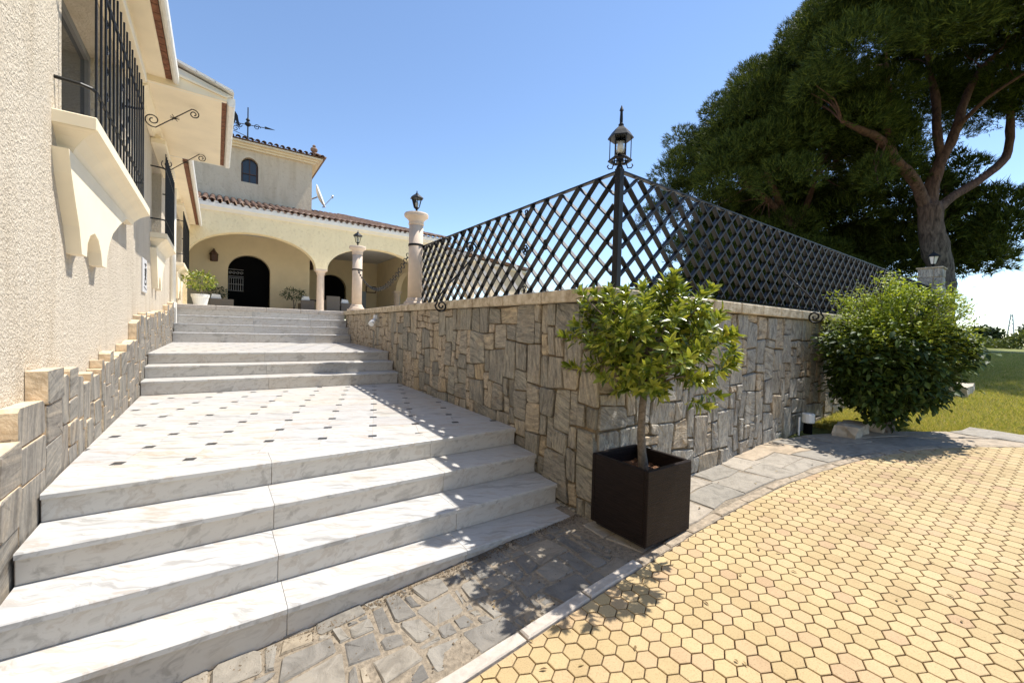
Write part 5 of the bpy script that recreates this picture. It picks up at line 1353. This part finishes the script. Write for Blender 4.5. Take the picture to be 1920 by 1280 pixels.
limbsA = [([(19.9, 3.0, -.6), (19.85, 3.12, 1.2), (19.88, 3.11, 2.2), (19.64, 3.32, 3.25), (19.45, 3.47, 4.6)], [.55, .44, .40, .46, .40]),
  ([(19.45, 3.5, 4.4), (18.82, 3.72, 5.3), (17.91, 4.02, 5.86), (17.09, 4.24, 6.36), (16.23, 4.49, 6.48), (15.37, 4.74, 6.6)], [.30, .26, .22, .19, .15, .08]),
  ([(17.95, 4.02, 5.84), (17.54, 4.18, 6.84), (17.33, 4.11, 7.41), (16.96, 4.15, 8.6)], [.15, .15, .15, .08]),
  ([(19.48, 3.46, 4.4), (19.63, 3.4, 5.58), (20.17, 3.06, 7.02), (20.72, 2.95, 8.22), (21.48, 2.69, 9.46), (22.6, 2.12, 10.65)], [.34, .30, .22, .19, .15, .08]),
  ([(19.80, 3.3, 6.1), (19.97, 3.46, 7.29), (20.34, 3.6, 8.46), (20.53, 3.87, 9.86)], [.2, .19, .19, .1]),
  ([(20.2, 3.0, 7.2), (20.14, 2.37, 7.86), (20.21, 1.5, 8.4)], [.12, .09, .05]),
  ([(19.6, 3.4, 4.3), (20.4, 3.08, 4.95), (21.81, 2.59, 5.77), (23.1, 2.19, 6.71), (23.3, 2.13, 7.7), (23.2, 2.2, 9.0)], [.27, .23, .21, .20, .20, .10])]
KA = 1.25
limbsA = [([tuple(q*KA for q in p) for p in pts], [q*KA*(.78 if i == 0 else .64) for q in rs]) for i, (pts, rs) in enumerate(limbsA)]
cl = umbrella((24.6, 4.3), 8.0, 7.2, 7.9, 17.0, 330, 3, .7, 1.35, .42, .38)
cl = ([(x, y, z+max(0, (x-25)*.42-(y-4)*.2)) for x, y, z in cl[0]], cl[1])
cl[0].extend([(20.75, 5.25, 6.6), (20.6, 5.1, 6.0)]); cl[1].extend([.75, .55])
r_ = random.Random(77)
for q in range(46): cl[0].append((r_.uniform(26, 31.5), r_.uniform(.2, 5), r_.uniform(10.6, 15))); cl[1].append(r_.uniform(.8, 1.3))
for q in range(8): cl[0].append((29+r_.uniform(-.9, .9), 2.6+r_.uniform(-.8, .8), 10.6+r_.uniform(-.5, .6))); cl[1].append(r_.uniform(.6, .9))
pine('pine_tree', (24.9, 3.75, -.5), 'largest umbrella pine, its pale forked trunk rising behind the square stone pillar', limbsA, cl, 3, 230, .21, .032)
KB = 1.2
limbsB = [([(20.4, 7.6, -.6), (20.36, 7.67, 1.71), (20.27, 7.79, 3.55), (20.15, 7.92, 4.93)], [.34, .28, .24, .2]),
  ([(20.15, 7.92, 4.9), (19.8, 8.19, 5.84), (19.04, 8.27, 6.6), (18.5, 8.4, 7.6)], [.18, .15, .12, .07]), ([(20.2, 7.9, 4.8), (18.85, 8.26, 5.77), (17.69, 8.47, 6.1)], [.15, .12, .07]), ([(20.19, 7.89, 4.7), (20.7, 7.55, 5.64), (21.07, 7.31, 7)], [.17, .14, .08])]
limbsB = [([tuple(q*KB for q in p) for p in pts], [q*KB for q in rs]) for pts, rs in limbsB]
cl = umbrella((23.5, 10.0), 5.5, 5.4, 6.0, 13.1, 160, 8, .8, 1.4, .30, .4)
lo, lr = umbrella((24.7, 11.6), 5.5, 4.2, 1.4, 7.8, 75, 18, .9, 1.5, .1, .0)
pine('pine_tree', (24.5, 9.1, -.5), 'umbrella pine with a reddish trunk seen through the lattice, left of the largest pine', limbsB, (cl[0]+lo, cl[1]+lr), 8, 200, .22, .034)
limbsC = [([(33, 10.0, -.6), (32.9, 10.0, 2), (32.6, 9.8, 5)], [.36, .3, .24]), ([(32.6, 9.8, 4.6), (31.6, 9.4, 5.6), (30.8, 8.8, 6.6)], [.18, .14, .08]), ([(32.6, 9.8, 4.8), (33.5, 10.5, 6.3), (34, 11, 8)], [.18, .14, .08])]
cl = umbrella((30.6, 11.6), 7.0, 5.4, .6, 12.0, 170, 21, 1.0, 1.6, .0, .0)
pine('pine_tree', (33, 10.0, -.5), 'dense dark pine forming the backdrop behind the two forked pines', limbsC, cl, 21, 130, .3, .05)
limbsD = [([(29.9, 4.6, -.6), (29.6, 4.55, 2), (29.3, 4.5, 5)], [.36, .3, .24]), ([(29.2, 3.7, 4.6), (30.6, 3.4, 5.2), (32, 3.2, 5.6)], [.16, .12, .07]), ([(29.2, 3.7, 4.8), (28.5, 4.3, 6.3), (28, 4.6, 8)], [.16, .12, .08])]
cl = umbrella((28.8, 4.7), 2.4, 2.4, 3.5, 9.0, 55, 31, .7, 1.1, .05, .0)
pine('pine_tree', (29.9, 4.6, -.5), 'pine with low drooping foliage to the right, behind the forked trunk', limbsD, cl, 31, 130, .3, .05)

# ================================================================== shrub, lawn and small things at the wall's right end
bx, by = 6.38, 1.46; bz = G(bx)+.0
sh = thing('round_shrub', (bx, by, bz), 'big rounded bright green shrub in front of the stone wall, where the lawn begins', 'shrub')
m_ = MB()
r = random.Random(4); tipsb = []
cb = np.array([6.42, 1.42, -.20]); rb = np.array([.66, .62, .78])
for k in range(700):
    v = unit(RNG.normal(size=3)); v[2] = v[2]*.9+.12; f = 1-.5*RNG.random()**1.7
    p = cb+v*rb*f*(1+.12*math.sin(5*v[0]+3*v[2])+.08*math.sin(9*v[1]+2))
    if p[2] < cb[2]:
        q_ = .82/math.sqrt(max(.22, 1-((cb[2]-p[2])/.80)**2)); p[0] = cb[0]+(p[0]-cb[0])*q_; p[1] = cb[1]+(p[1]-cb[1])*q_
    if p[2] < -.84: p[2] = -.84+.25*RNG.random()
    if p[1] > 2.02: p[1] = 2.02
    tipsb.append(p)
for k in range(26):
    p = tipsb[k*7]; s0 = (bx+r.uniform(-.14, .14), by+r.uniform(-.12, .12), bz-.03); m_.tube([s0, (s0[0]*.5+p[0]*.5+r.uniform(-.08, .08), s0[1]*.5+p[1]*.5, bz+.4), p], [.018, .012, .004], 5)
# long whips beyond the crown
whips = []
for k in range(90):
    a = RNG.random()*2*math.pi; v = unit(np.array([math.cos(a)*.8+.35, math.sin(a)*.6-.2, .30+.5*RNG.random()])); s0 = cb+v*rb*.8; e0 = cb+v*rb*(1.05+.28*RNG.random()); m_.tube([s0, e0], [.005, .002], 4); whips.append((s0, e0))
m_.build('branches', M['trunk'], sh, kind='stuff')
sets = {'mature': [[], [], [], [], []], 'young': [[], [], [], [], []]}
for t in tipsb:
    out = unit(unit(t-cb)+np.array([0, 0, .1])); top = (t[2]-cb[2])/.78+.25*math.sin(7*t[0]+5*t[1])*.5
    sun_tint = top+RNG.normal()*.22 > .14  # height picks the leaf colour: painted sunlight above, painted shade below
    S_ = sets['young' if sun_tint else 'mature']
    for q in range(int(RNG.integers(34, 50)) if sun_tint else int(RNG.integers(24, 36))):
        d = out*.35+RNG.normal(size=3)*np.array([.8, .8, .30])+np.array([0, 0, .10 if sun_tint else -.35]); S_[0].append(t+RNG.normal(size=3)*(.055 if sun_tint else .06)); S_[1].append(unit(d)); S_[2].append(np.array([0, 0, 1])+RNG.normal(size=3)*.30)
        S_[3].append((.035+.025*RNG.random()) if sun_tint else (.06+.045*RNG.random())); S_[4].append((.014+.010*RNG.random()) if sun_tint else (.034+.018*RNG.random()))
S_ = sets['young']
for s0, e0 in whips:
    for q in range(16):
        S_[0].append(s0+(e0-s0)*(.1+.9*q/15)); S_[1].append(unit(RNG.normal(size=3)+(e0-s0)*2)); S_[2].append(RNG.normal(size=3)*.5+np.array([0, 0, 1])); S_[3].append(.038); S_[4].append(.013)
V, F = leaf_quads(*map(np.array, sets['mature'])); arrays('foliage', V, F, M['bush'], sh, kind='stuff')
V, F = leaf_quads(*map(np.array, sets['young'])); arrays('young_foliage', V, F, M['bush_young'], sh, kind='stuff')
# border rocks
def rock(x0, x1, y0, y1, z0, z1, label, group='pale rocks edging the lawn'):
    m_ = MB(); n = 5; vs = []; fs = []
    import itertools
    r = random.Random(int(x0*100)); g = {}
    def P(i, j, k):
        key = (i, j, k)
        if key not in g:
            g[key] = len(vs); vs.append((x0+(x1-x0)*i/n+r.uniform(-.02, .02), y0+(y1-y0)*j/2+r.uniform(-.02, .02), z0+(z1-z0)*k/2+r.uniform(-.015, .015)))
        return g[key]
    for i in range(n):
        for j in range(2): fs += [(P(i, j, 0), P(i, j+1, 0), P(i+1, j+1, 0), P(i+1, j, 0)), (P(i, j, 2), P(i+1, j, 2), P(i+1, j+1, 2), P(i, j+1, 2))]
        for k in range(2): fs += [(P(i, 0, k), P(i+1, 0, k), P(i+1, 0, k+1), P(i, 0, k+1)), (P(i, 2, k), P(i, 2, k+1), P(i+1, 2, k+1), P(i+1, 2, k))]
    for j in range(2):
        for k in range(2): fs += [(P(0, j, k), P(0, j, k+1), P(0, j+1, k+1), P(0, j+1, k)), (P(n, j, k), P(n, j+1, k), P(n, j+1, k+1), P(n, j, k+1))]
    m_.add(vs, fs); o = m_.build('rock', M['rock']); tag(o, label, 'rock', group); return o
rock(5.75, 6.20, 1.50, 1.72, G(6)-.08, G(6)+.11, 'longer pale rock lying at the foot of the shrub beside the white pipe')
rock(6.22, 6.38, 1.40, 1.56, G(6.3)-.08, G(6.3)+.07, 'short brownish rock next to the longer pale rock, at the lawn corner')
rock(9.4, 10.2, 1.15, 1.5, G(9.8)-.2, G(9.8)+.10, 'long low pale stone ledge on the lawn behind the shrub')
ds_ = thing('drain_vent', (5.66, 1.98, G(5.6)), 'white plastic vent box with a thin white pipe at the foot of the stone wall', 'vent')
m_ = MB(); m_.lathe((5.70, 1.95, G(5.7)+.11), [(.06, 0), (.065, .01), (.065, .10), (.055, .11)], 14); m_.build('vent_cap', M['white_plastic'], ds_)
m_ = MB(); m_.lathe((5.70, 1.95, G(5.7)-.02), [(.045, 0), (.045, .128)], 12); m_.build('vent_base', M['dark'], ds_)
m_ = MB(); m_.tube([(5.53, 1.98, G(5.5)-.01), (5.53, 1.98, G(5.5)+.20)], .010, 8); m_.build('thin_pipe', M['white_plastic'], ds_)
ws = thing('wall_spotlight', (2.47, 5.9, .1), 'small white spotlight fixed under the coping of the stone wall beside the stairs', 'lamp')
m_ = MB(); m_.bbox(2.55, 2.61, 8.28, 8.36, .16, .24, .006); m_.build('mount', M['white_plastic'], ws); m_ = MB(); m_.tube([(2.56, 8.30, .15), (2.49, 8.24, .09), (2.46, 8.2, .06)], [.03, .05, .055], 10); m_.build('head', M['white_plastic'], ws)
# lawn surface near the drive
lawn_x = [7.0+.25*i for i in range(60)]
def lawn_in(x, y):   # beyond the flagstone band
    if y > 2.1: return False
    if x < 6.25: return False
    if x < 7.05: return y > ye(x-0.30)+0.42 if x < 7.0 else True
    return math.hypot(max(0, x-7.0), 0) >= 0 and x > 7.05+0.62*min(1, max(0, (.6-y)/.8))
n = 620000; r = np.random.default_rng(3)
xx = 6.2+ (r.random(n)**2.0)*16; yy = -5+7.1*r.random(n)
d_ = .5792*xx+.8145*yy; lat = .8152*xx-.5789*yy
keep = (d_ > 2) & (np.abs(lat/np.maximum(d_, .1)) < 2.6) & (yy < 2.08)
xx, yy = xx[keep], yy[keep]
k2 = np.array([lawn_in(a, b) for a, b in zip(xx, yy)]); xx, yy = xx[k2], yy[k2]
zz = np.array([G(a) for a in xx])-.078; N = len(xx); hgt = (.020+.030*r.random(N))*(.8+.03*(xx-6)); an = r.random(N)*2*math.pi; w = .0035+.0009*(xx-6)
ln = .03*r.normal(size=(N, 2))
base = np.stack([xx, yy, zz], 1); s = np.stack([np.cos(an), np.sin(an), 0*an], 1)*w[:, None]
V = np.stack([base-s, base+s, base+np.stack([ln[:, 0], ln[:, 1], hgt+.03], 1)], 1).reshape(-1, 3)
g_ = arrays('grass', V, np.arange(3*N).reshape(-1, 3), M['grass'], kind='stuff'); tag(g_, 'short sunlit lawn grass beyond the flagstone path', 'grass')
# far hedge and trees along the horizon
hg = thing('far_hedge', (36, -2, -.3), 'long olive green hedge on the skyline at the far edge of the lawn', 'hedge')
N = 26000; hx = 33+4*r.random(N); hy = -30+36*r.random(N); hz = -.25+(.75+.22*np.sin(hy*1.3)+.15*np.sin(hy*3.1+1))*r.random(N)**.7
V, F = leaf_quads(np.stack([hx, hy, hz], 1), unit(r.normal(size=(N, 3))), r.normal(size=(N, 3)), np.full(N, .20), np.full(N, .10)); arrays('foliage', V, F, M['hedge'], hg, kind='stuff')
m_ = MB()
for q in range(24): m_.tube([(35, -29+1.5*q, -.5), (35, -29+1.5*q, .2)], .04, 5)
m_.build('stems', M['trunk'], hg)
for q, (tx, ty, th_, lab) in enumerate(((118, 6.0, 4.2, 'tiny dark tree on the skyline at the right edge, right of the mast'), (112, 12.0, 2.6, 'tiny round tree on the skyline left of the mast'))):
    t = thing('far_tree', (tx, ty, -1), lab, 'tree'); m_ = MB(); m_.tube([(tx, ty, -1), (tx, ty, th_*.5)], .2, 6); m_.build('trunk', M['trunk'], t)
    n_ = 1400; v = unit(r.normal(size=(n_, 3)))*(.4+.6*r.random((n_, 1)))*np.array([1.5, 2.6, 1.5]); V, F = leaf_quads(v+np.array([tx, ty, th_*.62]), unit(r.normal(size=(n_, 3))), r.normal(size=(n_, 3)), np.full(n_, .6), np.full(n_, .35)); arrays('crown', V, F, M['darkleaf'], t, kind='stuff')
ms = thing('lattice_mast', (116, 9.2, -1), 'thin lattice mast on the far skyline at the right edge', 'mast')
m_ = MB()
for a in range(4):
    s1, s2 = (1, -1)[a % 2], (1, -1)[a//2]; m_.tube([(116+.6*s1, 9.2+.6*s2, -1), (116+.1*s1, 9.2+.1*s2, 5.4)], .07, 4)
for q in range(9): z = -.4+q*.65; k = .6-.5*(z+1)/6.4; m_.tube([(116-k, 9.2-k, z), (116+k, 9.2+k, z+.6)], .05, 4); m_.tube([(116+k, 9.2-k, z), (116-k, 9.2+k, z+.6)], .05, 4)
m_.build('frame', M['steel'], ms)

# loose grit and dry leaf crumbs gathered at the foot of the steps and in the joints
r = np.random.default_rng(9); n = 1700
gx_ = np.where(r.random(n) < .6, -.4+2.7*r.random(n), .3+2.0*r.random(n)); gy_ = np.where(r.random(n) < .80, 2.262-np.abs(r.normal(size=n))*.035, 1.56+.66*r.random(n)); gy_ = np.minimum(gy_, 2.275)
sz = .0025+.005*r.random(n)**2; T_ = np.array([[1, 0, -.3], [-.6, .9, -.3], [-.5, -.9, -.3], [0, 0, .8]]); an = r.random(n)*6.28
V = np.zeros((n, 4, 3))
for k in range(4):
    V[:, k, 0] = gx_+sz*(T_[k, 0]*np.cos(an)-T_[k, 1]*np.sin(an)); V[:, k, 1] = gy_+sz*(T_[k, 0]*np.sin(an)+T_[k, 1]*np.cos(an)); V[:, k, 2] = (-1.567+.083*gx_)-.004+sz*(T_[k, 2]+.3)
F = (np.arange(n)[:, None, None]*4+np.array([[0, 1, 3], [1, 2, 3], [2, 0, 3]])[None]).reshape(-1, 3)
gr_ = arrays('grit', V.reshape(-1, 3), F, M['grit'], kind='stuff'); tag(gr_, 'dry leaf crumbs and grit along the foot of the marble steps', 'grit')
n = 70; px_l = np.stack([1.0+5*r.random(n)**1.3, 0.3+1.6*r.random(n), np.zeros(n)], 1); px_l[:, 2] = -1.567+.083*px_l[:, 0]+.006
ok = np.array([b < ye(a)+.5 and not (2.15 < a < 2.75 and 1.5 < b < 2.1) for a, b, _ in px_l]); px_l = px_l[ok]; n = len(px_l)
d = unit(np.stack([r.normal(size=n), r.normal(size=n), np.full(n, .02)], 1)); V, F = leaf_quads(px_l, d, np.tile([0, 0, 1.], (n, 1)), .02+.02*r.random(n), .008+.006*r.random(n))
fl_ = arrays('fallen_leaves', V, F, M['drylea'], kind='stuff'); tag(fl_, 'scattered small dry leaves on the yellow pavers', 'leaves')
